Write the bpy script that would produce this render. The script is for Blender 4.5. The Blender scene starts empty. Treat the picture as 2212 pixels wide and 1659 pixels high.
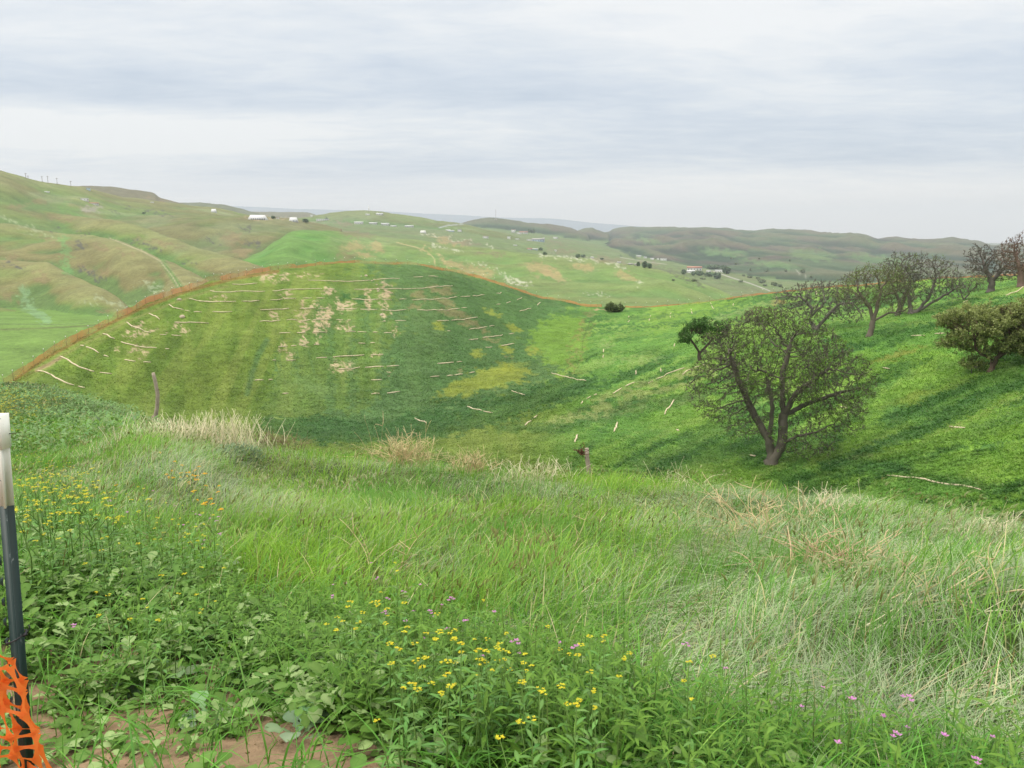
import bpy, math, random
import numpy as np
C = bpy.context.scene.collection
SC = bpy.context.scene
rng = np.random.default_rng(7)
random.seed(7)

# ------------------------------------------------------------------ camera
CAMZ = 1.65
PITCH = math.radians(10.75)
F0 = 1735.0
cam = bpy.data.cameras.new('camera'); camo = bpy.data.objects.new('camera', cam); C.objects.link(camo)
camo.location = (0, 0, CAMZ); camo.rotation_euler = (math.pi/2-PITCH, 0, 0)
cam.sensor_width = 36; cam.lens = 36*F0/2212.0; cam.clip_start = 0.05; cam.clip_end = 60000
SC.camera = camo
SC.view_settings.view_transform = 'Standard'; SC.view_settings.look = 'None'
SC.view_settings.exposure = 0.28; SC.view_settings.gamma = 1.0
try:
    SC.cycles.max_bounces = 6; SC.cycles.diffuse_bounces = 3; SC.cycles.transmission_bounces = 4
    SC.cycles.transparent_max_bounces = 8; SC.cycles.volume_bounces = 0
    SC.cycles.use_denoising = True; SC.cycles.denoiser = 'OPENIMAGEDENOISE'; SC.cycles.denoising_input_passes = 'RGB_ALBEDO_NORMAL'; SC.cycles.denoising_prefilter = 'ACCURATE'
except Exception: pass

# ------------------------------------------------------------------ node helpers
class NT:
    def __init__(s, tree): s.t = tree; s.n = tree.nodes; s.l = tree.links
    def node(s, typ, **kw):
        n = s.n.new(typ)
        for k, v in kw.items(): setattr(n, k, v)
        return n
    def link(s, a, b): s.l.new(a, b)
    def set(s, sock, v):
        if isinstance(v, bpy.types.NodeSocket): s.l.new(v, sock)
        else: sock.default_value = v
    def math(s, op, a, b=None, c=None, clamp=False):
        n = s.node('ShaderNodeMath', operation=op); n.use_clamp = clamp
        s.set(n.inputs[0], a)
        if b is not None: s.set(n.inputs[1], b)
        if c is not None: s.set(n.inputs[2], c)
        return n.outputs[0]
    def vmath(s, op, a, b=None, out=0):
        n = s.node('ShaderNodeVectorMath', operation=op)
        s.set(n.inputs[0], a)
        if b is not None: s.set(n.inputs[1], b)
        return n.outputs[out]
    def mix(s, f, a, b, blend='MIX'):
        n = s.node('ShaderNodeMix', data_type='RGBA', blend_type=blend)
        s.set(n.inputs[0], f); s.set(n.inputs[6], a); s.set(n.inputs[7], b)
        return n.outputs[2]
    def noise(s, vec, scale, detail=4, rough=0.5, dist=0.0):
        n = s.node('ShaderNodeTexNoise'); s.set(n.inputs['Vector'], vec)
        n.inputs['Scale'].default_value = scale; n.inputs['Detail'].default_value = detail
        n.inputs['Roughness'].default_value = rough; n.inputs['Distortion'].default_value = dist
        return n.outputs[0]
    def ramp(s, f, stops):
        n = s.node('ShaderNodeValToRGB'); s.set(n.inputs[0], f)
        e = n.color_ramp.elements
        while len(e) > 1: e.remove(e[0])
        e[0].position = stops[0][0]; e[0].color = stops[0][1]
        for p, c in stops[1:]:
            x = e.new(p); x.color = c
        return n.outputs[0]
    def mr(s, v, a, b, c=0.0, d=1.0, smooth=True):
        n = s.node('ShaderNodeMapRange'); n.interpolation_type = 'SMOOTHSTEP' if smooth else 'LINEAR'
        s.set(n.inputs[0], v)
        for i, x in enumerate((a, b, c, d)): n.inputs[i+1].default_value = x
        return n.outputs[0]

def raydir(u, v):
    u = np.asarray(u, float); v = np.asarray(v, float)
    x = (u-1106)/F0; y = (829.5-v)/F0
    cp, sp = math.cos(PITCH), math.sin(PITCH)
    return x, cp + y*sp, -sp + y*cp
def uv2te(u, v):
    x, y, z = raydir(u, v)
    h = np.hypot(x, y)
    return np.arctan2(x, y), z/h
def proj(x, y, z):
    cp, sp = math.cos(PITCH), math.sin(PITCH)
    zz = z-CAMZ
    d = y*cp - zz*sp; up = y*sp + zz*cp
    d = np.where(d < 0.05, 0.05, d)
    return 1106 + F0*x/d, 829.5 - F0*up/d

# ------------------------------------------------------------------ world: overcast sky
SUN_EL, SUN_AZ = math.radians(46), math.radians(250)
w = bpy.data.worlds.new('World'); SC.world = w; w.use_nodes = True
t = NT(w.node_tree); t.n.clear()
out = t.node('ShaderNodeOutputWorld'); bg = t.node('ShaderNodeBackground'); t.link(bg.outputs[0], out.inputs[0])
sky = t.node('ShaderNodeTexSky', sky_type='NISHITA'); sky.sun_disc = False
sky.sun_elevation = SUN_EL; sky.sun_rotation = SUN_AZ; sky.air_density = 1.2; sky.dust_density = 2.0
tc = t.node('ShaderNodeTexCoord'); gen = tc.outputs['Generated']
dirn = t.vmath('NORMALIZE', gen)
sep = t.node('ShaderNodeSeparateXYZ'); t.link(dirn, sep.inputs[0])
zz = t.math('ADD', t.math('MAXIMUM', sep.outputs[2], 0.0), 0.07)
cmb = t.node('ShaderNodeCombineXYZ')
t.link(t.math('DIVIDE', sep.outputs[0], zz), cmb.inputs[0]); t.link(t.math('DIVIDE', sep.outputs[1], zz), cmb.inputs[1])
mp = t.node('ShaderNodeMapping'); t.link(cmb.outputs[0], mp.inputs[0])
mp.inputs['Rotation'].default_value = (0, 0, math.radians(-24)); mp.inputs['Scale'].default_value = (0.62, 1.0, 1)
mp.inputs['Location'].default_value = (3.1, 1.7, 0)
n1 = t.noise(mp.outputs[0], 0.42, 3, 0.5, 0.4)
n2 = t.noise(mp.outputs[0], 1.5, 8, 0.58, 0.8)
n3 = t.noise(mp.outputs[0], 5.0, 8, 0.6, 0.5)
f = t.math('ADD', t.math('MULTIPLY', n1, 0.95), t.math('ADD', t.math('MULTIPLY', n2, 0.62), t.math('MULTIPLY', n3, 0.46)))
f = t.math('SUBTRACT', f, 0.33)
def blob(u, v, width, amp, f):
    x, y, z = raydir(u, v); d = np.array([float(x), float(y), float(z)]); d /= np.linalg.norm(d)
    n = t.node('ShaderNodeVectorMath', operation='SUBTRACT'); t.link(dirn, n.inputs[0]); n.inputs[1].default_value = tuple(d)
    sc = t.node('ShaderNodeVectorMath', operation='MULTIPLY'); t.link(n.outputs[0], sc.inputs[0])
    sc.inputs[1].default_value = (1/width[0], 1/width[0], 1/width[1])
    ln = t.node('ShaderNodeVectorMath', operation='LENGTH'); t.link(sc.outputs[0], ln.inputs[0])
    g = t.mr(ln.outputs['Value'], 0.0, 1.0, amp, 0.0)
    return t.math('ADD', f, g)
for b in [((1250, 40), (0.42, 0.09), 0.09), ((1700, 30), (0.3, 0.06), 0.05), ((60, 270), (0.42, 0.035), 0.20), ((450, 300), (0.3, 0.04), 0.10), ((1500, 400), (0.5, 0.035), 0.24),
          ((1950, 480), (0.4, 0.04), 0.22), ((200, 175), (0.30, 0.045), -0.22), ((1900, 310), (0.40, 0.06), -0.17), ((1000, 180), (0.35, 0.06), -0.10), ((150, 80), (0.3, 0.05), 0.03),
          ((700, 400), (0.5, 0.03), -0.02), ((2150, 250), (0.2, 0.1), -0.05)]:
    f = blob(*b[0], b[1], b[2]*1.5, f)
cl = t.ramp(f, [(0.34, (0.475, 0.55, 0.65, 1)), (0.54, (0.575, 0.635, 0.715, 1)), (0.72, (0.68, 0.72, 0.765, 1)), (0.95, (0.81, 0.82, 0.825, 1))])
skc = t.node('ShaderNodeMix', data_type='RGBA', blend_type='MULTIPLY'); skc.inputs[0].default_value = 1
t.link(sky.outputs[0], skc.inputs[6]); skc.inputs[7].default_value = (0.1, 0.1, 0.1, 1)
allc = t.mix(0.90, skc.outputs[2], cl)
# an overcast sky is about three times as bright overhead as at the horizon
gain = t.mr(sep.outputs[2], 0.36, 0.85, 1.0, 3.0)
warm = t.mr(sep.outputs[2], 0.0, 0.085, 1.0, 0.0)
allc = t.mix(t.math('MULTIPLY', warm, 0.85), allc, (1.0, 0.955, 0.90, 1))
zn = t.mr(sep.outputs[2], 0.36, 0.8, 0.0, 1.0)
allc = t.mix(zn, allc, (0.70, 0.675, 0.62, 1))
fin = t.vmath('SCALE', allc); t.link(gain, fin.node.inputs['Scale'])
t.link(fin, bg.inputs[0]); bg.inputs[1].default_value = 1.0

sl = bpy.data.lights.new('sun', 'SUN'); so = bpy.data.objects.new('sun', sl); C.objects.link(so)
sl.energy = 1.5; sl.angle = math.radians(12); sl.color = (1, 0.95, 0.88)
so.rotation_euler = (math.pi/2-SUN_EL, 0, math.pi-SUN_AZ)
# ------------------------------------------------------------------ generic helpers
def srgb(r, g, b):
    c = np.array([r, g, b], float)/255
    return np.where(c <= 0.04045, c/12.92, ((c+0.055)/1.055)**2.4)
KD = 1.75
def alb(r, g, b, k=None):
    return np.clip(srgb(r, g, b)/(k or KD), 0.004, 0.85)
def make_mesh(name, verts, faces, mat=None, col=None, smooth=False, parent=None, link=True, mats=None, midx=None):
    """faces: (n,k) int array, one k, or a list of such arrays"""
    me = bpy.data.meshes.new(name)
    verts = np.asarray(verts, np.float32).reshape(-1, 3)
    fl = [np.asarray(f) for f in (faces if isinstance(faces, list) else [faces]) if len(f)]
    me.vertices.add(len(verts)); me.vertices.foreach_set('co', verts.ravel())
    loops = np.concatenate([f.ravel() for f in fl]).astype(np.int32)
    cnt = np.concatenate([np.full(len(f), f.shape[1]) for f in fl])
    st = np.concatenate([[0], np.cumsum(cnt)[:-1]]).astype(np.int32)
    me.loops.add(len(loops)); me.loops.foreach_set('vertex_index', loops)
    me.polygons.add(len(cnt)); me.polygons.foreach_set('loop_start', st)
    if midx is not None: me.polygons.foreach_set('material_index', np.asarray(midx, np.int32))
    if smooth: me.polygons.foreach_set('use_smooth', np.ones(len(cnt), bool))
    if col is not None:
        a = me.color_attributes.new('Col', 'FLOAT_COLOR', 'POINT')
        c4 = np.ones((len(verts), 4), np.float32); c4[:, :3] = col
        a.data.foreach_set('color', c4.ravel())
    me.update(calc_edges=True)
    if not smooth: pass
    for m in (mats or ([mat] if mat else [])): me.materials.append(m)
    if not link: return me
    o = bpy.data.objects.new(name, me); C.objects.link(o)
    if parent: o.parent = parent
    return o
def tag(o, label=None, cat=None, group=None, kind=None):
    if label: o['label'] = label
    if cat: o['category'] = cat
    if group: o['group'] = group
    if kind: o['kind'] = kind
    return o
def empty(name, loc, rz=0.0):
    o = bpy.data.objects.new(name, None); C.objects.link(o); o.location = loc; o.rotation_euler = (0, 0, rz)
    o.empty_display_size = 0.1
    return o
def hsh(ix, iy, seed):
    h = (ix.astype(np.int64)*374761393 + iy.astype(np.int64)*668265263 + seed*1442695041) & 0xffffffff
    h = ((h ^ (h >> 13))*1274126177) & 0xffffffff
    return ((h ^ (h >> 16)) & 0xffffff)/16777215.0
def vnoise(x, y, seed=0):
    x = np.asarray(x, float); y = np.asarray(y, float)
    ix = np.floor(x); iy = np.floor(y); fx = x-ix; fy = y-iy
    fx = fx*fx*(3-2*fx); fy = fy*fy*(3-2*fy)
    ix = ix.astype(np.int64); iy = iy.astype(np.int64)
    a = hsh(ix, iy, seed); b = hsh(ix+1, iy, seed); c = hsh(ix, iy+1, seed); d = hsh(ix+1, iy+1, seed)
    return (a*(1-fx)+b*fx)*(1-fy) + (c*(1-fx)+d*fx)*fy
def fbm(x, y, seed=0, oct=4, g=0.5):
    s = 0; a = 1; tot = 0
    for k in range(oct):
        s = s + a*vnoise(x*2**k, y*2**k, seed+k*17); tot += a; a *= g
    return s/tot
def ridged(x, y, seed=0, oct=4):
    s = 0; a = 1; tot = 0
    for k in range(oct):
        s = s + a*(1-abs(2*vnoise(x*2**k, y*2**k, seed+k*31)-1)); tot += a; a *= 0.5
    return s/tot
def sstep(x, a, b):
    t = np.clip((x-a)/(b-a), 0, 1); return t*t*(3-2*t)
def pchip_slopes(x, y):
    """x (k,...) increasing along axis 0"""
    h = np.diff(x, axis=0); d = np.diff(y, axis=0)/np.maximum(h, 1e-9)
    m = np.zeros_like(y)
    if len(y) > 2:
        w1 = 2*h[1:]+h[:-1]; w2 = h[1:]+2*h[:-1]
        same = (d[:-1]*d[1:]) > 0
        with np.errstate(divide='ignore', invalid='ignore'):
            mm = (w1+w2)/(w1/d[:-1]+w2/d[1:])
        m[1:-1] = np.where(same, mm, 0)
    m[0] = d[0]; m[-1] = d[-1]
    return m
def pchip1(x, y, q):
    x = np.asarray(x, float); y = np.asarray(y, float)
    m = pchip_slopes(x, y)
    q = np.clip(q, x[0], x[-1])
    i = np.clip(np.searchsorted(x, q)-1, 0, len(x)-2)
    h = x[i+1]-x[i]; t = (q-x[i])/h
    return ((1+2*t)*(1-t)**2)*y[i] + t*(1-t)**2*h*m[i] + t*t*(3-2*t)*y[i+1] + t*t*(t-1)*h*m[i+1]

# ------------------------------------------------------------------ terrain as a height function z(theta, r)
def curve(pts):
    """pts (u, v, r) or (u, 'z', z, r) -> theta -> (logr, z)"""
    th, z, r = [], [], []
    for p in pts:
        if p[1] == 'z':
            a, _ = uv2te(p[0], 700.0); th.append(float(a)); z.append(p[2]); r.append(p[3])
        else:
            a, e = uv2te(p[0], p[1]); th.append(float(a)); z.append(CAMZ+float(e)*p[2]); r.append(p[2])
    # keep e (=z/r) as the interpolated quantity, it is what the eye follows
    z = np.array(z); r = np.array(r); e = (z-CAMZ)/r
    return np.array(th), e, np.log(r)
def ecurve(cv, th):
    a, e, lr = cv
    ee = pchip1(a, e, th); ll = pchip1(a, lr, th)
    return ll, CAMZ+ee*np.exp(ll)
def iso(r, pts):
    return curve([(p[0], p[1], r) if p[1] != 'z' else (p[0], 'z', p[2], r) for p in pts])
CREST = [(-600, 900, 70), (-300, 838, 100), (0, 835, 122), (20, 825, 125), (100, 770, 135), (200, 715, 146), (300, 665, 159), (400, 627, 173), (500, 600, 188), (600, 583, 203), (700, 573, 214), (800, 569, 222),
         (900, 574, 227), (1000, 593, 228), (1100, 622, 227), (1200, 650, 225), (1300, 665, 222), (1400, 664, 224), (1500, 655, 228), (1600, 642, 232), (1700, 630, 236), (1800, 621, 238),
         (1900, 613, 240), (2000, 606, 240), (2100, 600, 240), (2212, 592, 240), (2500, 575, 240)]
def scaled(pts, k, dz):
    o = []
    for u, v, r in pts:
        a, e = uv2te(u, v); o.append((u, 'z', CAMZ+float(e)*r+dz, r*k))
    return curve(o)
FG = [(-600, 860, 50), (-300, 842, 48), (0, 842, 45), (100, 853, 42), (200, 880, 37), (300, 918, 29), (400, 955, 20), (560, 972, 18), (700, 992, 17), (900, 1012, 16), (1100, 1037, 15), (1300, 1050, 14), (1500, 1060, 13.5),
      (1700, 1083, 12.5), (1900, 1100, 12), (2212, 1150, 11), (2600, 1200, 10.5)]
NEAR = [
    iso(0.25, [(-600, 'z', 0.04), (2800, 'z', 0.04)]), iso(1.2, [(-600, 'z', 0.02), (2800, 'z', 0.02)]),
    iso(2.3, [(-600, 'z', -0.02), (2800, 'z', -0.02)]),
    iso(3.2, [(-600, 'z', -0.20), (1106, 'z', -0.22), (2800, 'z', -0.2)]),
    iso(5.0, [(-600, 1290), (1106, 1290), (2800, 1300)]),
    iso(8.0, [(-600, 1130), (300, 1130), (1106, 1150), (2212, 1200), (2800, 1260)]),
    curve([(u, (1040 if r > 28 else (1035 if r > 19 else (v*0.55+1150*0.45 if u < 1500 else v*0.55+1190*.45))), max(8.6, r*0.36 if r > 28 else (r*0.5 if r > 19 else r*.74))) for u, v, r in FG]),
    curve([(u, (942 if r > 28 else v+7), r*(0.62 if r > 28 else 0.88)) for u, v, r in FG]),
    curve(FG), scaled(FG, 1.16, -1.0),
    curve([(-600, 'z', -30, 62), (0, 'z', -22, 60), (300, 'z', -20, 50), (500, 'z', -18.5, 46), (1100, 'z', -17, 42), (1665, 'z', -15, 38), (2212, 'z', -13.5, 35), (2600, 'z', -11, 34)]),
    iso(64, [(-600, 1010), (-300, 1000), (0, 1000), (400, 1010), (800, 1010), (1000, 1000), (1300, 975), (1500, 985), (1665, 1000), (1900, 965), (2212, 905), (2500, 850), (2800, 800)]),
    iso(86, [(-600, 950), (0, 930), (400, 960), (700, 962), (1000, 940), (1300, 900), (1500, 880), (1700, 858), (1900, 845), (2140, 800), (2212, 785), (2500, 730), (2800, 690)]),
    iso(108, [(-600, 940), (-300, 900), (0, 868), (200, 880), (400, 892), (600, 893), (800, 890), (1000, 872), (1150, 852), (1250, 830), (1400, 800), (1510, 776), (1700, 752), (1880, 725), (2050, 685), (2212, 655), (2500, 600), (2800, 570)]),
    curve([(-300, 866, 102), (0, 848, 116), (100, 810, 122), (200, 785, 128), (300, 755, 133), (400, 738, 138), (500, 720, 143), (600, 705, 149), (700, 698, 153), (800, 695, 156), (900, 702, 157), (1000, 725, 157), (1100, 752, 156), (1200, 755, 154),
           (1300, 742, 152), (1400, 724, 150), (1510, 708, 150), (1700, 684, 150), (1900, 662, 148), (2090, 636, 145), (2212, 613, 140), (2500, 570, 140)]),
    scaled([(u, v, r) for u, v, r in CREST], 0.97, -0.15),
    curve(CREST), scaled(CREST, 1.03, -0.6), scaled(CREST, 1.22, -14), scaled(CREST, 1.5, -40), scaled(CREST, 2.2, -110),
]
def eval_loft(curves, th, lr):
    """th (n,), lr (m,) -> z (n,m)"""
    L = []; Z = []
    for cv in curves:
        l, z = ecurve(cv, th); L.append(l); Z.append(z)
    L = np.array(L); Z = np.array(Z)           # k,n
    for k in range(1, len(L)): L[k] = np.maximum(L[k], L[k-1]+0.01)
    E = (Z-CAMZ)/np.exp(L)
    M = pchip_slopes(L, E)
    out = np.empty((len(th), len(lr)))
    for i in range(len(th)):
        x = L[:, i]; e = E[:, i]; m = M[:, i]
        q = np.clip(lr, x[0], x[-1])
        j = np.clip(np.searchsorted(x, q)-1, 0, len(x)-2)
        h = x[j+1]-x[j]; t = (q-x[j])/h
        out[i] = ((1+2*t)*(1-t)**2)*e[j] + t*(1-t)**2*h*m[j] + t*t*(3-2*t)*e[j+1] + t*t*(t-1)*h*m[j+1]
    z = CAMZ + out*np.exp(lr)[None, :]
    z = np.where(lr[None, :] > L[-1][:, None], -400.0, z)
    return z
FARB = [
    iso(200, [(-600, 'z', -75), (2800, 'z', -80)]),
    iso(300, [(-600, 'z', -58), (0, 'z', -56), (2800, 'z', -72)]),
    curve([(-600, 722, 450), (-300, 714, 450), (0, 708, 450), (230, 698, 460), (400, 'z', -50, 460), (800, 'z', -58, 460), (1400, 'z', -70, 460), (2800, 'z', -72, 460)]),
    iso(700, [(-600, 'z', -48), (500, 'z', -48), (900, 'z', -60), (1500, 'z', -74), (1700, 'z', -80), (2800, 'z', -80)]),
    iso(1000, [(-600, 'z', -35), (500, 'z', -30), (900, 'z', -40), (1300, 'z', -68), (1700, 'z', -82), (2800, 'z', -82)]),
    iso(1500, [(-600, 520), (0, 512), (560, 506), (700, 512), (900, 530), (1000, 541), (1200, 565), (1400, 588), (1600, 612), (1750, 624), (2212, 634), (2800, 640)]),
    iso(2000, [(-600, 490), (0, 487), (560, 482), (700, 487), (800, 493), (1000, 509), (1150, 530), (1250, 545), (1400, 565), (1500, 578), (1600, 590), (1750, 605), (2212, 615), (2800, 620)]),
    iso(3000, [(-600, 478), (0, 475), (560, 473), (800, 481), (1000, 492), (1100, 503), (1200, 515), (1300, 532), (1400, 551), (1550, 568), (1700, 580), (2212, 590), (2800, 590)]),
    iso(4500, [(-600, 482), (800, 484), (1000, 488), (1150, 497), (1250, 512), (1400, 532), (1600, 555), (1800, 562), (2212, 565), (2800, 560)]),
    iso(8000, [(-600, 'z', -90), (2800, 'z', -150)]), iso(26000, [(-600, 'z', -260), (2800, 'z', -260)]), iso(40000, [(-600, 'z', -300), (2800, 'z', -300)]),
]
# name, crest, foot ratio, foot z, gully scale (m), gully amp (m), back slope
LAY = [
    ('a', [(-600, 250, 1450), (-300, 315, 1500), (-100, 350, 1580), (0, 371, 1600), (68, 389, 1650), (106, 397, 1680), (147, 403, 1700), (177, 406, 1730), (205, 413, 1750), (260, 427, 1800), (320, 434, 1850), (383, 443, 1900), (470, 452, 1950), (540, 466, 2000), (600, 474, 2030), (700, 492, 2050)],
     0.62, -5, 240, 14, .25),
    ('b', [(100, 402.5, 2600), (150, 402.5, 2600), (205, 401.5, 2600), (239, 403, 2600), (290, 411, 2600), (325, 416, 2600), (333, 418, 2600), (345, 426, 2600), (383, 438, 2600), (430, 450, 2600)], 0.85, 10, 150, 10, .3),
    ('c', [(330, 440, 3400), (383, 438, 3400), (427, 438, 3400), (489, 443, 3400), (516, 450, 3400), (543, 458, 3400), (580, 466, 3400), (640, 475, 3400)], 0.88, 25, 200, 10, .3),
    ('d', [(500, 459, 4600), (543, 458, 4600), (615, 458, 4600), (655, 458.5, 4600), (670, 460, 4600), (680, 463.5, 4600), (700, 471, 4600), (730, 480, 4600)], 0.9, 20, 200, 10, .3),
    ('e', [(620, 474, 2600), (672, 468, 2650), (692, 464, 2700), (723, 458, 2700), (753, 456, 2700), (794, 454, 2700), (839, 460, 2700), (890, 466, 2700), (941, 476, 2700), (992, 483, 2700), (1044, 496, 2600), (1120, 512, 2550), (1170, 532, 2500), (1240, 560, 2450), (1300, 585, 2450)], 0.84, 5, 220, 9, .2),
    ('f', [(950, 492, 3900), (998, 482, 3900), (1027, 474, 3900), (1057, 470, 3900), (1095, 474, 3900), (1136, 480.5, 3900), (1198, 486, 3900), (1228, 491, 3900), (1250, 499, 3900), (1290, 512, 3900)], 0.88, -10, 260, 16, .3),
    ('g', [(1210, 515, 4300), (1235, 503, 4300), (1255, 496, 4300), (1268, 492.6, 4300), (1278, 492.3, 4300), (1290, 496.5, 4300), (1305, 502, 4300), (1335, 512, 4300)], 0.9, -30, 160, 9, .3),
    ('h', [(1240, 520, 5200), (1280, 506, 5200), (1303, 502, 5200), (1316, 500, 5200), (1324, 495, 5200), (1345, 491, 5200), (1366, 490, 5200), (1376, 491.5, 5200), (1428, 492, 5200), (1506, 493.5, 5200), (1568, 492, 5200), (1592, 497, 5200),
           (1623, 501, 5200), (1646, 498, 5200), (1701, 497, 5200), (1747, 499, 5200), (1786, 505.5, 5200), (1810, 508, 5200), (1853, 505.5, 5200), (1872, 509, 5200), (1899, 518, 5300), (1934, 515, 5400), (2001, 519, 5500), (2059, 518, 5600),
           (2098, 523, 5700), (2141, 532, 5800), (2172, 530, 5900), (2212, 531, 6000), (2400, 530, 6000), (2800, 520, 6000)], 0.37, -90, 430, 95, .3),
    ('s1', [(-100, 500, 1500), (80, 482, 1500), (190, 473, 1500), (250, 468, 1500), (310, 466, 1480), (400, 465, 1450), (560, 467, 1420), (620, 472, 1420), (680, 482, 1450), (760, 500, 1500)], 0.60, -40, 190, 16, .1),
    ('s2', [(440, 610, 700), (480, 590, 760), (525, 562, 820), (563, 543, 900), (600, 518, 970), (632, 500, 1040), (660, 497, 1100), (702, 499, 1150), (805, 508, 1200), (900, 519, 1200), (1000, 531, 1170), (1120, 545, 1150), (1250, 557, 1120),
            (1350, 570, 1080), (1400, 578, 1040), (1467, 593, 980), (1520, 612, 930), (1572, 636, 890), (1640, 660, 850)], 0.50, -58, 170, 16, .2),
    ('s3', [(-600, 400, 1500), (-300, 425, 1450), (0, 444, 1400), (60, 450, 1350), (113, 459, 1300), (191, 471, 1200), (273, 481, 1100), (308, 491, 1050), (369, 515, 950), (417, 532, 880), (478, 550, 800), (533, 565, 740), (578, 580, 700), (680, 620, 640)], 0.70, -50, 150, 15, .25),
    ('s4', [(-600, 440, 1200), (-300, 458, 1150), (0, 482, 1100), (100, 498, 1050), (161, 505, 1000), (222, 512, 930), (253, 519, 880), (308, 543, 800), (338, 556, 760), (362, 563, 720), (410, 584, 660), (455, 608, 620), (560, 665, 560)], 0.66, -52, 130, 12, .3),
    ('s5', [(-600, 520, 900), (-300, 540, 850), (0, 560, 800), (51, 563, 780), (96, 565, 750), (116, 574, 720), (164, 597, 660), (205, 615, 620), (253, 642, 570), (294, 676, 530), (360, 715, 490)], 0.70, -54, 110, 9, .3),
    ('s6', [(-600, 600, 640), (-200, 640, 620), (0, 665, 590), (60, 678, 560), (120, 697, 520), (170, 712, 480)], 0.8, -54, 90, 5, .2),
    ('m', [(300, 452, 17000), (496, 443, 17000), (640, 449, 17000), (756, 452, 17000), (840, 455, 17000), (907, 459, 17000), (1000, 463, 17000), (1078, 468, 17000), (1180, 470, 17000), (1283, 480, 17000), (1400, 489, 17000), (1520, 499, 17000), (1600, 510, 17000)], 0.9, -200, 900, 60, .1),
]
def layer_z(l, th, lr):
    nm, cr, fr, zf, gs, ga, bs = l
    cv = curve(cr); zf0 = zf
    lc, zc = ecurve(cv, th)
    rc = np.exp(lc)[:, None]; zc = zc[:, None]; r = np.exp(lr)[None, :]
    rf = rc*fr; zf = np.minimum(zf, zc-12)
    tt = np.clip((r-rf)/(rc-rf), 0, 1)
    S = 0.35*np.sin(tt*math.pi/2)+0.65*(tt*tt*(3-2*tt)) if nm not in ('h',) else 0.5*tt**1.6+0.5*(tt*tt*(3-2*tt))
    x = r*np.sin(th)[:, None]; y = r*np.cos(th)[:, None]
    g = (ridged(x/gs + 3.7, y/gs/(2.6 if nm in 'hfgabcde' else 1.7), 5+len(nm)+ord(nm[-1]), 4)-0.62)*ga*1.35
    z = zf + (zc-zf)*S + g*np.sin(np.clip(tt, 0, 1)*math.pi)**0.8*(tt < 1)
    back = np.maximum(r-rc, 0)
    z = np.where(r > rc, zc - bs*back*back/(back+0.03*rc), z)
    z = np.where(r < rf, zf - (rf-r)*0.5, z)
    dth_ = np.degrees(np.minimum(th-cv[0][0], cv[0][-1]-th)); z = z - 120*(1-sstep(dth_, 0, .7))[:, None]
    ok = (th >= cv[0][0]) & (th <= cv[0][-1])
    return np.where(ok[:, None], z, -1e3)

TH = np.radians(np.concatenate([np.linspace(-178, -44, 30, endpoint=False), np.linspace(-44, -37, 12, endpoint=False), np.linspace(-37, 37, 960), np.linspace(37, 44, 12)[1:], np.linspace(44, 182, 31)[1:-1]]))
RR = np.concatenate([np.geomspace(0.3, 16, 150, endpoint=False), np.geomspace(16, 60, 110, endpoint=False), np.geomspace(60, 260, 440, endpoint=False), np.geomspace(260, 2600, 330, endpoint=False), np.geomspace(2600, 7000, 110, endpoint=False), np.geomspace(7000, 18500, 30)])
LR = np.log(RR)
thc = np.clip(TH, math.radians(-43), math.radians(43))
GX = RR[None, :]*np.sin(TH)[:, None]; GY = RR[None, :]*np.cos(TH)[:, None]
Znear = eval_loft(NEAR, thc, LR)
Zfar = eval_loft(FARB, thc, LR); Zfar[:, RR < 180] = -400
GID = np.zeros(Znear.shape, np.int8)       # 0 near, 1 far base, 2.. layers
for i, l in enumerate(LAY):
    zz_ = layer_z(l, thc, LR)
    k = zz_ > Zfar; Zfar[k] = zz_[k]; GID[k] = 2+i
GID[(GID == 0)] = 1
Rg = np.broadcast_to(RR[None, :], Znear.shape)
# the near hill: undulations
nz = (fbm(GX/7, GY/7, 11, 4)-0.5)*np.clip(Rg*0.012, 0.03, 0.9)*1.2 + (fbm(GX/1.4, GY/1.4, 12, 3)-0.5)*np.clip(Rg*0.008, 0.05, 0.25)
Znear = Znear + np.where(Rg < 260, nz, 0)
# contour ripples on the bright slope right of the swale
near = Znear > Zfar
GID[near] = 0
Z = np.where(near, Znear, Zfar)
Zfar_n = (fbm(GX/35, GY/35, 21, 4)-0.5)*np.clip(Rg*0.004, 0, 6)
Z = np.where(near, Z, Z+Zfar_n)
EE = (Z-CAMZ)/Rg
EMAX = np.maximum.accumulate(EE, axis=1)
_main = (TH >= math.radians(-37)) & (TH <= math.radians(37))
_i0 = int(np.argmax(_main)); _TH0 = TH[_i0]; _dT = TH[_i0+1]-TH[_i0]
def ground(x, y):
    x = np.asarray(x, float); y = np.asarray(y, float)
    th = np.arctan2(x, y); r = np.clip(np.hypot(x, y), 0.31, 18400)
    i = np.interp(th, TH, np.arange(len(TH))); j = np.interp(np.log(r), LR, np.arange(len(LR)))
    i0 = np.clip(i.astype(int), 0, len(TH)-2); j0 = np.clip(j.astype(int), 0, len(LR)-2)
    a = i-i0; b = j-j0
    return (Z[i0, j0]*(1-a)*(1-b)+Z[i0+1, j0]*a*(1-b)+Z[i0, j0+1]*(1-a)*b+Z[i0+1, j0+1]*a*b)
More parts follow.
